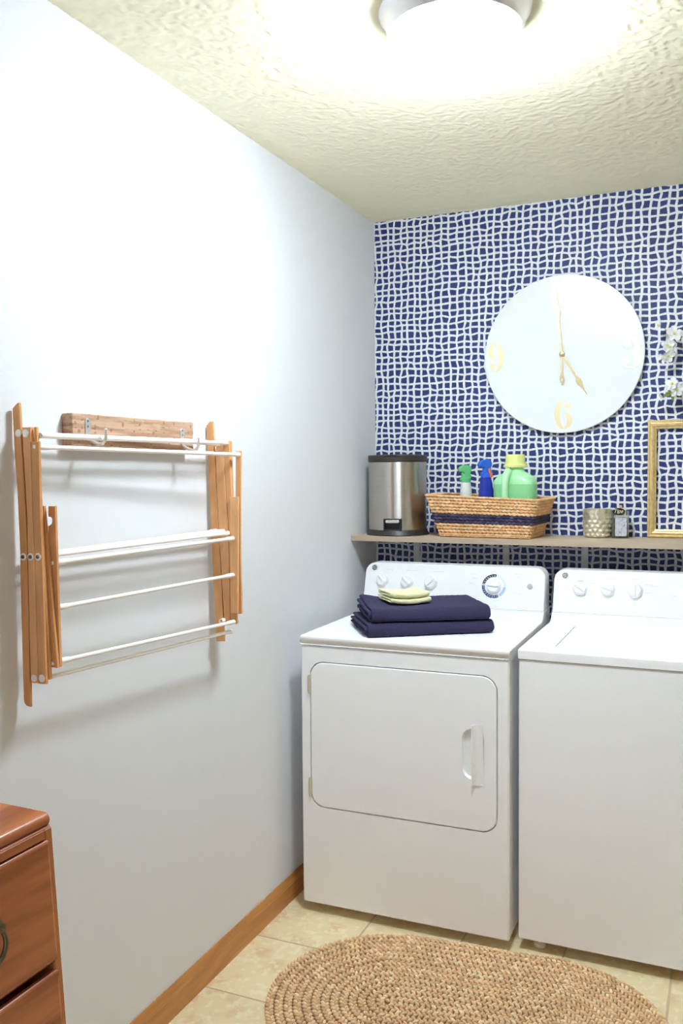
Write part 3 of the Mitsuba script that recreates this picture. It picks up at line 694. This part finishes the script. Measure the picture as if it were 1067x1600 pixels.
for a, b, i in (((fx0, fz0), (fx0, fz1), (1, 0)), ((fx1, fz0), (fx1, fz1), (-1, 0)), ((fx0, fz1), (fx1, fz1), (0, -1)), ((fx0, fz0), (fx1, fz0), (0, 1))):
    E(k+'__moulding', member(a, b, i), 'm_frame', 20)

# ---------------------------------------------------------------- wall clock
k = 'wall_clock'; L(k, 'large round white wall clock with gold numerals and gold hands', 'clock')
ccx, ccz, cr = .7640, 1.8735, .2945
fy = -.030
E(k+'__face', front(puff(ellipse(ccx, ccz, cr, cr, 160), .015, .002, 3), -.015), 'm_clock', 30, 'glossy white round face')
E(k+'__backing', front(puff(ellipse(ccx, ccz, .11, .11, 48), .0145, .001, 1), -.0004), 'm_dark', 30)
from shapely import affinity
def eld(cx, cy, rx, ry): return Polygon(ellipse(cx, cy, rx, ry, 80))
def six():
    o1, i1 = eld(.3, .5, .30, .5), eld(.335, .5, .150, .47)
    left = o1.difference(i1).intersection(sbox(0, 0, .29, 1))
    hair = o1.difference(eld(.3, .5, .285, .478)).intersection(sbox(.26, .72, .6, 1))
    b, bi = eld(.32, .30, .28, .30), eld(.27, .30, .155, .28)
    right = b.difference(bi).intersection(sbox(.35, 0, .7, .62))
    base = b.difference(eld(.32, .30, .265, .278)).intersection(sbox(.2, 0, .5, .06))
    return unary_union([left, hair, right, base, eld(.435, .77, .10, .085)])
def nine(): return affinity.rotate(six(), 180, origin=(.3, .5))
def one(): return unary_union([sbox(.20, .02, .38, .98), Polygon([(.02, .80), (.20, .98), (.20, .90)]), sbox(.08, 0, .50, .022)])
def two_():
    top = eld(.30, .70, .30, .30).difference(eld(.24, .70, .17, .27)).intersection(sbox(.32, .45, .62, 1))
    hair = eld(.30, .70, .30, .30).difference(eld(.30, .70, .285, .278)).intersection(sbox(.02, .82, .4, 1))
    diag = Polygon([(.56, .55), (.44, .50), (.03, .12), (.09, .12)])
    base = Polygon([(.03, .02), (.03, .13), (.16, .19), (.32, .13), (.46, .08), (.57, .22), (.59, .22), (.56, .06), (.44, 0), (.28, .02), (.14, .07)])
    return unary_union([top, hair, diag, base, eld(.14, .76, .11, .095)])
def three():
    a = eld(.30, .745, .27, .255).difference(eld(.25, .745, .15, .235)).intersection(sbox(.33, .5, .62, 1))
    b = eld(.30, .28, .30, .28).difference(eld(.24, .28, .16, .26)).intersection(sbox(.33, 0, .62, .55))
    h1 = eld(.30, .745, .27, .255).difference(eld(.30, .745, .255, .236)).intersection(sbox(.05, .85, .34, 1))
    h2 = eld(.30, .28, .30, .28).difference(eld(.30, .28, .285, .26)).intersection(sbox(.02, 0, .34, .14))
    return unary_union([a, b, h1, h2, eld(.14, .80, .095, .08), eld(.12, .24, .11, .09), sbox(.22, .505, .36, .525)])
def numeral(g, cx, cz, h, w): 
    x0, y0, x1, y1 = g.bounds; g = affinity.translate(g, -(x0+x1)/2, -(y0+y1)/2); g = affinity.scale(g, w/(x1-x0), h/(y1-y0), origin=(0, 0))
    return front(move(extr(g, .0012), (cx, cz, 0)), fy)
for g, x, z, h, w, lab in ((nine(), .5125, 1.8735, .110, .058, 'gold numeral 9'), (three(), 1.0130, 1.8640, .110, .062, 'gold numeral 3'), (six(), .7690, 1.6480, .108, .064, 'gold numeral 6'),
                           (one(), .7300, 2.1010, .110, .042, 'gold numeral 1 of 12'), (two_(), .8010, 2.1010, .110, .066, 'gold numeral 2 of 12')):
    E(k+'__numeral', numeral(g, x, z, h, w), 'm_gold_paint', False, lab)
def hand(pts, tip, w, y, dia):
    """slender clock hand from the centre with a leaf-shaped swelling and a needle tip"""
    c = np.array([ccx, ccz-.001]); t = np.array(tip); d = (t-c); Ln = np.linalg.norm(d); d /= Ln; p = np.array([-d[1], d[0]])
    o = [(0, w), (pts*Ln-.018, w*.8), (pts*Ln, w*2.6), (pts*Ln+.028, w*.9), (Ln, .0004)]
    q = [c+d*a+p*-b for a, b in o]+[c+d*a+p*b for a, b in o[::-1]]
    return front(puff(np.array(q), .0014, .0003, 1), y)
h1 = hand(.66, (.7432, 2.107), .0034, fy-.009, 0)
tail = Polygon([(ccx-.0032, ccz), (ccx+.0032, ccz), (ccx+.0038, ccz-.072), (ccx+.0105, ccz-.094), (ccx+.001, ccz-.116), (ccx-.0085, ccz-.094), (ccx-.0026, ccz-.072)]).difference(Polygon(ellipse(ccx+.001, ccz-.093, .0042, .0085, 20)))
E(k+'__minute_hand', cat(h1, front(extr(tail, .0014), fy-.009)), 'm_gold', 20, 'long gold minute hand near 12')
E(k+'__hour_hand', hand(.66, (.8574, 1.7177), .0038, fy-.0055, 0), 'm_gold', 20, 'short gold hour hand at 5')
E(k+'__hub', plane(lathe([(0, 0), (.0105, 0), (.0105, .009), (.0085, .0125), (.004, .0135), (.004, .0155), (0, .0158)], 28), (1, 0, 0), (0, 0, 1), (0, -1, 0), (ccx, fy, ccz-.001)), 'm_gold', 30, 'gold hub')

# ---------------------------------------------------------------- flowering branch in a vase (the vase stands beyond the right edge)
k = 'flower_vase'; vx, vy = 1.52, -.125
E(k, lathe([(0, SH+.0005), (.040, SH+.0005), (.052, SH+.03), (.058, SH+.09), (.045, SH+.16), (.024, SH+.21), (.022, SH+.235), (.028, SH+.25), (.0255, SH+.25), (.0195, SH+.235), (.0215, SH+.21), (.041, SH+.16), (.05, SH+.09), (0, SH+.02)], 48, (vx, vy, 0)), 'm_vase', 40, 'white vase at the right end of the shelf', 'vase')
k = 'flowering_branch'; L(k, 'spray of white blossoms with yellow centres at the right edge beside the clock', 'flower branch')
st1 = spline([(vx, vy, SH+.03), (vx-.004, vy, SH+.25), (1.44, -.11, 1.66), (1.34, -.09, 1.80), (1.25, -.08, 1.862), (1.189, -.080, 1.868), (1.165, -.082, 1.888), (1.158, -.084, 1.912)], 60)
E(k+'__stem', tube(st1, np.linspace(.0035, .0013, 60), 7), 'm_twig', True)
for pts in ([(1.165, -.082, 1.888), (1.150, -.084, 1.905), (1.128, -.082, 1.935), (1.112, -.08, 1.945)], [(1.189, -.08, 1.868), (1.160, -.082, 1.866), (1.140, -.084, 1.850), (1.122, -.085, 1.832)],
            [(1.44, -.11, 1.66), (1.36, -.09, 1.715), (1.26, -.08, 1.735), (1.20, -.08, 1.728), (1.165, -.08, 1.722), (1.142, -.082, 1.700)]):
    E(k+'__stem', tube(spline(pts, 24), np.linspace(.0015, .0009, 24), 6), 'm_twig', True)
def petal(Ln, Wd, cup, seed):
    nu, nv = 9, 7; V, Fc = [], []
    for i in range(nu+1):
        t = i/nu; w = Wd*math.sin(math.pi*min(1, (.10+t*.86)))**.6*(.35+.65*min(1, t*1.8))
        for j in range(nv+1):
            s = j/nv*2-1
            V.append((s*w/2, Ln*t, cup*Ln*t*t*.9+.18*w*s*s+.0006*math.sin(9*t+seed+3*s)))
    for i in range(nu):
        for j in range(nv): a = i*(nv+1)+j; Fc += [(a, a+1, a+nv+2), (a, a+nv+2, a+nv+1)]
    n = len(V); V2 = [(x, y, z-.0005) for x, y, z in V]
    return tm(V+V2, Fc+[(a+n, c+n, b+n) for a, b, c in Fc])
def flower(pos, face_dir, s, seed, npet=5, open_=1.):
    g = np.random.default_rng(seed); z = np.array(face_dir, float); z /= np.linalg.norm(z); x = np.cross([0, 0, 1.], z); x /= np.linalg.norm(x); y = np.cross(z, x)
    ps = []
    for i in range(npet):
        m = petal(s*g.uniform(.9, 1.1), s*g.uniform(.75, .95), .25/open_*g.uniform(.6, 1.4), seed+i); m = move(m, (0, s*.08, 0)); ps.append(rotz(m, 2*math.pi*i/npet+g.uniform(-.15, .15)))
    key = E(k+'__blossom', plane(cat(*ps), x, y, z, pos), 'm_petal', True, 'white blossom')
    st = [ball(s*.13, 1)]
    for i in range(9): a = 2*math.pi*i/9; p = np.array([math.cos(a)*s*.2, math.sin(a)*s*.2, s*.3]); st += [tube([(0, 0, 0), tuple(p)], s*.018, 5), move(ball(s*.045, 1), p)]
    E(key+'__stamens', plane(cat(*st), x, y, z, np.array(pos)+z*s*.06), 'm_stamen', True, 'yellow stamens')
flower((1.161, -.088, 1.914), (.1, -1, .1), .027, 1)
flower((1.141, -.092, 1.876), (-.35, -1, -.35), .022, 2)
flower((1.146, -.090, 1.868), (.2, -1, -.2), .021, 8)
flower((1.1235, -.092, 1.8325), (-.7, -1, -.6), .018, 3, 4, .7)
flower((1.140, -.090, 1.838), (.5, -.8, -.3), .021, 4, 5, .8)
flower((1.109, -.086, 1.948), (-1, -.8, .3), .016, 5, 5, .5)
flower((1.157, -.090, 1.739), (-.5, -1, .3), .024, 6)
flower((1.169, -.092, 1.7185), (.5, -1, -.2), .024, 7)
flower((1.121, -.086, 1.695), (-1, -.6, -.3), .014, 9, 4, .5)
flower((1.199, -.09, 1.905), (.6, -1, .1), .026, 11)
flower((1.205, -.09, 1.725), (.6, -1, .3), .024, 12)
def leaf(a, b, w, seed):
    a, b = np.array(a), np.array(b); d = b-a; Ln = np.linalg.norm(d); y = d/Ln; z = np.array([0, -1., .15]); z -= y*(z@y); z /= np.linalg.norm(z); x = np.cross(y, z)
    V, Fc, nu, nv = [], [], 10, 6
    for i in range(nu+1):
        t = i/nu; ww = w*math.sin(math.pi*max(.02, min(.985, t)))**.7
        for j in range(nv+1): s = j/nv*2-1; V.append(a+y*Ln*t+x*s*ww/2+z*(.25*abs(s)*ww+.1*Ln*math.sin(math.pi*t)))
    for i in range(nu):
        for j in range(nv): q = i*(nv+1)+j; Fc += [(q, q+1, q+nv+2), (q, q+nv+2, q+nv+1)]
    V = np.array(V); n = len(V)
    E(k+'__leaf', tm(np.vstack([V, V-z*.0005]), Fc+[(p+n, r+n, q+n) for p, q, r in Fc]), 'm_leaf', True, 'small green leaf')
leaf((1.153, -.086, 1.706), (1.126, -.09, 1.697), .014, 1); leaf((1.154, -.086, 1.706), (1.161, -.09, 1.677), .010, 2); leaf((1.152, -.086, 1.704), (1.140, -.088, 1.724), .009, 3)

# ---------------------------------------------------------------- hook rail and drying rack on the left wall
k = 'hook_rail'; L(k, 'short rough brown wood board with two metal hooks on the left wall', 'hook rail')
bt = bx(.0006, .030, -1.887, -1.410, 1.505, 1.5775, .0015)
v = bt.vertices.copy(); bt = trimesh.Trimesh(*trimesh.remesh.subdivide_to_size(bt.vertices, bt.faces, .012), process=True); v = bt.vertices
v = v+(np.stack([meshkit.fbm(v*[60, 25, 60], 3, i)-.5 for i in range(3)], 1))*np.array([.0015, .003, .003]); v[:, 0] = np.maximum(v[:, 0], .0006); bt.vertices = v
E(k+'__board', bt, 'm_board', 30, 'rough brown wooden board')
for y, dz in ((-1.838, 0), (-1.464, -.008)):
    plate = plane(puff(rrect(-.0085, .0085, -.032, .012, .0084, 6), .0016, .0005, 1), (0, 1, 0), (0, 0, 1), (1, 0, 0), (.0303, y, 1.556+dz))
    pth = spline([(.032, y, 1.524+dz), (.040, y, 1.518+dz), (.054, y, 1.5125+dz), (.067, y, 1.5105+dz), (.077, y, 1.516+dz), (.0805, y, 1.527+dz), (.0805, y, 1.541+dz)], 30)
    hk = tube(pth, np.linspace(.0045, .0033, 30), 10)
    E(k+'__hook', cat(plate, hk, move(ball(.0037, 2), pth[-1])), 'm_nickel', 35, 'nickel coat hook')
    for dz2 in (.006, -.006): E(k+'__screw', plane(lathe([(0, 0), (.0028, 0), (.002, .0013), (0, .0016)], 14), (0, 1, 0), (0, 0, 1), (1, 0, 0), (.0319, y, 1.556+dz+dz2)), 'm_gap', 30)
k = 'drying_rack'; L(k, 'folding wooden clothes drying rack with white rods hung on the left wall', 'drying rack')
yL, yR, ST = -2.0374, -1.3046, .0073
def slat(left, right, y, t=ST, mat='m_slat', top_cut=None, bot_cut=None, notch=None, b=.0008):
    """left/right: edge polylines (x, z) from top to bottom; stands in the plane y..y+t"""
    o = list(left)+list(right)[::-1]         # top-left down, then bottom-right up: counter-clockwise seen from the front
    if notch: i = len(left)-1; o = list(left[:1])+notch+list(left[1:])+list(right)[::-1]
    o = np.array(o)
    m = puff(o, t, b, 1)
    return E(k+'__slat', front(m, y+t), mat, 20)
# left end, front layer
slat([(.0045, 1.5790), (.0067, 1.4986), (.0120, 1.407), (.0148, 1.302), (.0140, 1.157), (.0146, .976), (.0200, .968)], [(.0175, 1.590), (.0221, 1.590), (.0255, 1.4986), (.0310, 1.407), (.0340, 1.302), (.0330, 1.157), (.0314, .966)], yL)
slat([(.0285, 1.540), (.0325, 1.44), (.0358, 1.368), (.0352, 1.28), (.0345, 1.08), (.0349, 1.0170)], [(.0500, 1.540), (.0505, 1.44), (.0508, 1.368), (.0530, 1.28), (.0540, 1.08), (.0545, 1.0170)], yL, mat='m_slat_pale')
slat([(.0507, 1.511), (.0512, 1.368), (.0534, 1.28), (.0546, 1.08), (.0552, 1.0170)], [(.0704, 1.511), (.0693, 1.368), (.0715, 1.28), (.0736, 1.08), (.0752, 1.0170)], yL)
# left end, rear layer
for a, b_, z0_, z1_ in ((.012, .030, 1.535, 1.02), (.030, .0475, 1.5405, 1.03), (.0482, .0585, 1.5405, 1.025)):
    slat([(a+.004, z0_), (a+.007, z1_)], [(b_, z0_), (b_+.020, z1_)], yL+ST+.0006, mat='m_slat_pale')
slat([(.0500, 1.38), (.0570, 1.2928), (.0731, 1.0487)], [(.0655, 1.38), (.0739, 1.2928), (.0914, 1.0487)], yL+ST+.0006+ST+.0006, mat='m_slat')
slat([(.0699, 1.3794), (.0690, 1.2956), (.0718, 1.0491)], [(.0873, 1.3796), (.0883, 1.2956), (.0913, 1.0491)], yL+3*(ST+.0006), notch=[(.0695, 1.3580), (.0768, 1.3572), (.0796, 1.352), (.0788, 1.3450), (.0753, 1.3415), (.0687, 1.3385)])
# right end: inner faces look to the camera
slat([(.0045, 1.5745), (.0095, 1.45), (.0150, 1.28), (.0215, 1.10), (.0268, .969)], [(.0165, 1.5865), (.0250, 1.5845), (.0320, 1.45), (.0395, 1.28), (.0475, 1.10), (.0518, .9705)], yR)
slat([(.0345, 1.5328), (.0340, 1.44), (.0402, 1.28), (.0500, 1.10), (.0545, 1.018)], [(.0590, 1.5325), (.0650, 1.38), (.0714, 1.28), (.0722, 1.10), (.0725, 1.0215)], yR, mat='m_slat_pale')
slat([(.0600, 1.5325), (.0660, 1.38), (.0724, 1.28), (.0730, 1.10), (.0735, 1.0205)], [(.0765, 1.5300), (.0800, 1.44), (.0860, 1.28), (.0920, 1.10), (.0950, 1.0235)], yR)
slat([(.034, 1.52), (.048, 1.02)], [(.052, 1.52), (.066, 1.02)], yR+ST+.0006, mat='m_slat_pale')
slat([(.060, 1.53), (.070, 1.02)], [(.078, 1.53), (.088, 1.02)], yR+ST+.0006, mat='m_slat')
slat([(.0820, 1.3767), (.0800, 1.20), (.0790, 1.0530)], [(.1085, 1.3767), (.1045, 1.20), (.1015, 1.0540)], yR-ST-.0006, mat='m_slat_pale')
slat([(.0890, 1.5035), (.0855, 1.36), (.0820, 1.20), (.0840, 1.048)], [(.1046, 1.5030), (.1010, 1.36), (.0985, 1.20), (.1010, 1.0482)], yR+2*(ST+.0006), mat='m_slat_pale')
def disc(x, z, y, r, col='m_white', h=.0022, dirn=-1):
    m = lathe([(0, 0), (r, 0), (r, h*.5), (r*.8, h), (0, h)], 24)
    return plane(m, (1, 0, 0), (0, 0, 1), (0, dirn, 0), (x, y, z))
for x, z, r in ((.0196, 1.5283, .0080), (.0388, 1.5279, .0085), (.0448, 1.0275, .0075), (.0650, 1.0285, .0078)): E(k+'__cap', disc(x, z, yL-.0002, r), 'm_rod', 30, 'white plastic pivot cap')
for x, z in ((.0240, 1.2762), (.0435, 1.2768), (.0628, 1.2774)):
    c = E(k+'__washer', disc(x, z, yL-.0002, .0078, h=.0015), 'm_rod', 30, 'white washer')
    E(c+'__rivet', disc(x, z, yL-.0018, .0040, h=.003), 'm_old_brass', 30, 'steel rivet')
for x, z, y in ((.0602, 1.5003, yL), (.0780, 1.2631, yL+3*(ST+.0006)), (.0790, 1.0571, yL+2*(ST+.0006))): E(k+'__pin', disc(x, z, y-.0002, .0040, h=.0012), 'm_rod', 30, 'white pin end')
def rod(xl, zl, xr, zr, ya=yL+ST*2+.002, yb=yR-.0002, r=.0048, sag=0., sl=.034, rs=.0064, sleeves=(1, 1), mid=None):
    n = 24; t = np.linspace(0, 1, n)
    P = np.column_stack([xl+(xr-xl)*t, ya+(yb-ya)*t, zl+(zr-zl)*t-sag*4*t*(1-t)])
    R_ = np.full(n, r) if mid is None else np.where(t < mid, .0063, r)
    kk = E(k+'__rod', tube(P, R_, 12), 'm_rod', True, 'white plastic coated rod')
    d = P[-1]-P[0]; d /= np.linalg.norm(d)
    if sleeves[0]: E(kk+'__sleeve', tube([P[0], P[0]+d*sl*.9, P[0]+d*sl], [rs, rs, r], 12), 'm_rod', 35)
    if sleeves[1]: E(kk+'__sleeve', tube([P[-1]-d*sl, P[-1]-d*sl*.9, P[-1]], [r, rs, rs], 12), 'm_rod', 35)
rod(.0600, 1.5236, .0688, 1.5251, mid=.83, sleeves=(0, 1), rs=.0068)
rod(.0375, 1.5275, .0440, 1.5225)
rod(.0580, 1.5003, .0985, 1.4925, ya=yL+ST+.001, yb=yR+2*(ST+.0006)-.0002, r=.0050)
rod(.0205, 1.2762, .0322, 1.2800); rod(.0400, 1.2768, .0550, 1.2800); rod(.0605, 1.2774, .0734, 1.2751)
rod(.0780, 1.2631, .0895, 1.2612, ya=yL+4*(ST+.0006), yb=yR-ST-.0008)
rod(.0800, 1.1700, .0879, 1.1596, ya=yL+4*(ST+.0006), yb=yR-ST-.0008)
rod(.0800, 1.0580, .0895, 1.0291, ya=yL+4*(ST+.0006), yb=yR-ST-.0008)
rod(.0640, 1.0270, .0760, 1.0005, sleeves=(0, 1), rs=.0062)
E(k+'__rod_socket', plane(lathe([(.0035, 0), (.0068, 0), (.0068, .016), (.0035, .016), (.0035, 0)], 20), (1, 0, 0), (0, 0, 1), (0, -1, 0), (.0528, yR-.0002, 1.0300)), 'm_rod', 30, 'empty white rod socket')

# ---------------------------------------------------------------- chest of drawers, lower left
k = 'chest_of_drawers'; L(k, 'reddish-brown varnished pine chest of drawers in the lower left corner', 'chest of drawers')
DX, DY, DW, DZ = .421, -2.4115, .80, .9395       # front plane, far end, length, top
def place_d(m):
    m = m.copy(); v = m.vertices.copy(); dz = DZ-v[:, 2]
    v[:, 0] += .045*dz*(v[:, 0]/DX); v[:, 1] += .022*dz; m.vertices = v
    return rotz(m, math.radians(-1.0), (DX, DY, 0))
fy0, fy1 = DY-DW, DY
def topb():
    prof = [(.012, DZ-.021), (DX-.004, DZ-.021)] + [(DX-.015+.011*math.cos(a), DZ-.0105+.0105*math.sin(a)) for a in np.linspace(-.9, math.pi/2, 8)] + [(.012, DZ)]
    return plane(puff(np.array(prof), DW+.0, .004, 3), (1, 0, 0), (0, 0, 1), (0, -1, 0), (0, DY, 0))
E(k+'__top', place_d(topb()), 'm_pine', 30, 'pine top with rounded edge')
for ya in (fy1-.0165, fy0+.0005): E(k+'__side_panel', place_d(bx(.014, DX-.0025, ya, ya+.016, .06, DZ-.0213, .002)), 'm_pine_up', 30)
E(k+'__back_panel', place_d(bx(.014, .02, fy0+.017, fy1-.017, .06, DZ-.03)), 'm_pine_up', 30)
E(k+'__rail', place_d(bx(DX-.022, DX-.001, fy0+.017, fy1-.0170, .9045, DZ-.0213, .001)), 'm_pine', 30)
E(k+'__plinth', place_d(bx(.03, DX-.010, fy0+.01, fy1-.01, .004, .0595, .002)), 'm_pine', 30)
for i, (zt_, zb_) in enumerate(((.9025, .717), (.7045, .50), (.4865, .285), (.2715, .068))):
    pr_ = puff(rrect(fy0+.009, fy1-.0090, zb_, zt_, .004, 3), 0.0135, .009, 4)
    dm_ = plane(pr_, (0, 1, 0), (0, 0, 1), (1, 0, 0), (DX-.0115, 0, 0))
    dk = E(k+'__drawer', place_d(cat(dm_, bx(.05, DX-.0122, fy0+.03, fy1-.03, zb_+.01, zt_-.03))), 'm_pine', 30)
    zc_ = (zt_+zb_)/2-.008
    for yh in (-2.563, -2.563-.48):
        ring = spline([(DX+0.0027, yh+.030, zc_+.020), (DX+0.0107, yh+.034, zc_+.006), (DX+0.0127, yh+.026, zc_-.016), (DX+0.0127, yh, zc_-.026), (DX+0.0127, yh-.026, zc_-.016), (DX+0.0107, yh-.034, zc_+.006), (DX+0.0027, yh-.030, zc_+.020)], 40)
        posts = [plane(lathe([(0, 0), (.011, 0), (.010, .002), (.005, .004), (.005, .009), (.0065, .011), (0, .013)], 18), (0, 1, 0), (0, 0, 1), (1, 0, 0), (DX+0.0005, yh+s*.030, zc_+.020)) for s in (-1, 1)]
        E(dk+'__handle', place_d(cat(tube(ring, .0035, 10), *posts)), 'm_old_brass', 40, 'dark antique brass bail handle')

# ---------------------------------------------------------------- braided rug
k = 'braided_rug'; L(k, 'oval braided jute rug on the tile floor in front of the machines', 'rug')
F1, rb, rl, ra = np.array([.530, -1.240]), .350, .40, math.radians(5)
F2 = F1+rl*np.array([math.cos(ra), math.sin(ra)])
def stadium(r, n=400):
    d = np.array([math.cos(ra), math.sin(ra)]); p = np.array([-d[1], d[0]]); P = []
    for a in np.linspace(math.pi/2, 3*math.pi/2, 60): P.append(F1+r*(d*math.cos(a)+p*math.sin(a)))
    for a in np.linspace(-math.pi/2, math.pi/2, 60): P.append(F2+r*(d*math.cos(a)*.92+p*math.sin(a)))
    return np.vstack([P, P[:1]])
JUTE = [(.70, .475, .27), (.75, .53, .31), (.65, .42, .23), (.79, .59, .36), (.70, .45, .26), (.60, .385, .205)]
nr = 14; pitch_r = rb/nr
core = tm(*(lambda o: (np.vstack([np.column_stack([o, np.full(len(o), .0005)]), np.column_stack([o, np.full(len(o), .006)])]),
     [*[(x+len(o), y+len(o), z+len(o)) for x, y, z in _tri(o)], *[(x, z, y) for x, y, z in _tri(o)], *[q for i in range(len(o)) for j in [(i+1) % len(o)] for q in ((i, j, j+len(o)), (i, j+len(o), i+len(o)))]]))(offset(stadium(rb-.008)[:-1][::1], 0)))
E(k+'__underside', core, 'm_rug_core', 30)
for q in range(nr):
    r = rb-pitch_r*(q+.5); P = stadium(max(r, .006)); s = np.concatenate([[0], np.cumsum(np.linalg.norm(np.diff(P, axis=0), axis=1))])
    step = .0150; n = max(8, int(s[-1]/step)); g = np.random.default_rng(300+q); ph = g.uniform(0, 1)
    cen, ax, col = [], [], []
    for sd in (-1, 1):
        t = ((np.arange(n)+ph+(.25 if sd > 0 else -.25))*s[-1]/n) % s[-1]
        C = np.stack([np.interp(t, s, P[:, i]) for i in range(2)], 1); C2 = np.stack([np.interp((t+.003) % s[-1], s, P[:, i]) for i in range(2)], 1)
        tg = C2-C; tg /= np.linalg.norm(tg, axis=1)[:, None]; nn = np.stack([-tg[:, 1], tg[:, 0]], 1)
        c = C+nn*sd*pitch_r*.215
        cen.append(np.column_stack([c, .0085+g.uniform(-.0006, .0010, n)])); a = tg*math.cos(.70)-nn*sd*math.sin(.70); ax.append(np.column_stack([a, np.full(n, .10)]))
        col.append(np.array(JUTE)[g.integers(0, len(JUTE), n)]*g.uniform(.85, 1.12, (n, 1)))
    cen, ax, col = map(np.vstack, (cen, ax, col))
    m, vc = lumps(cen, ax, np.tile([0, 0, 1.], (len(cen), 1)), .0098, .0050, .0060, col, .10, 400+q)
    E(k+'__braid', mikit.ply(m, 'm_vcol', True, color=vc), None)
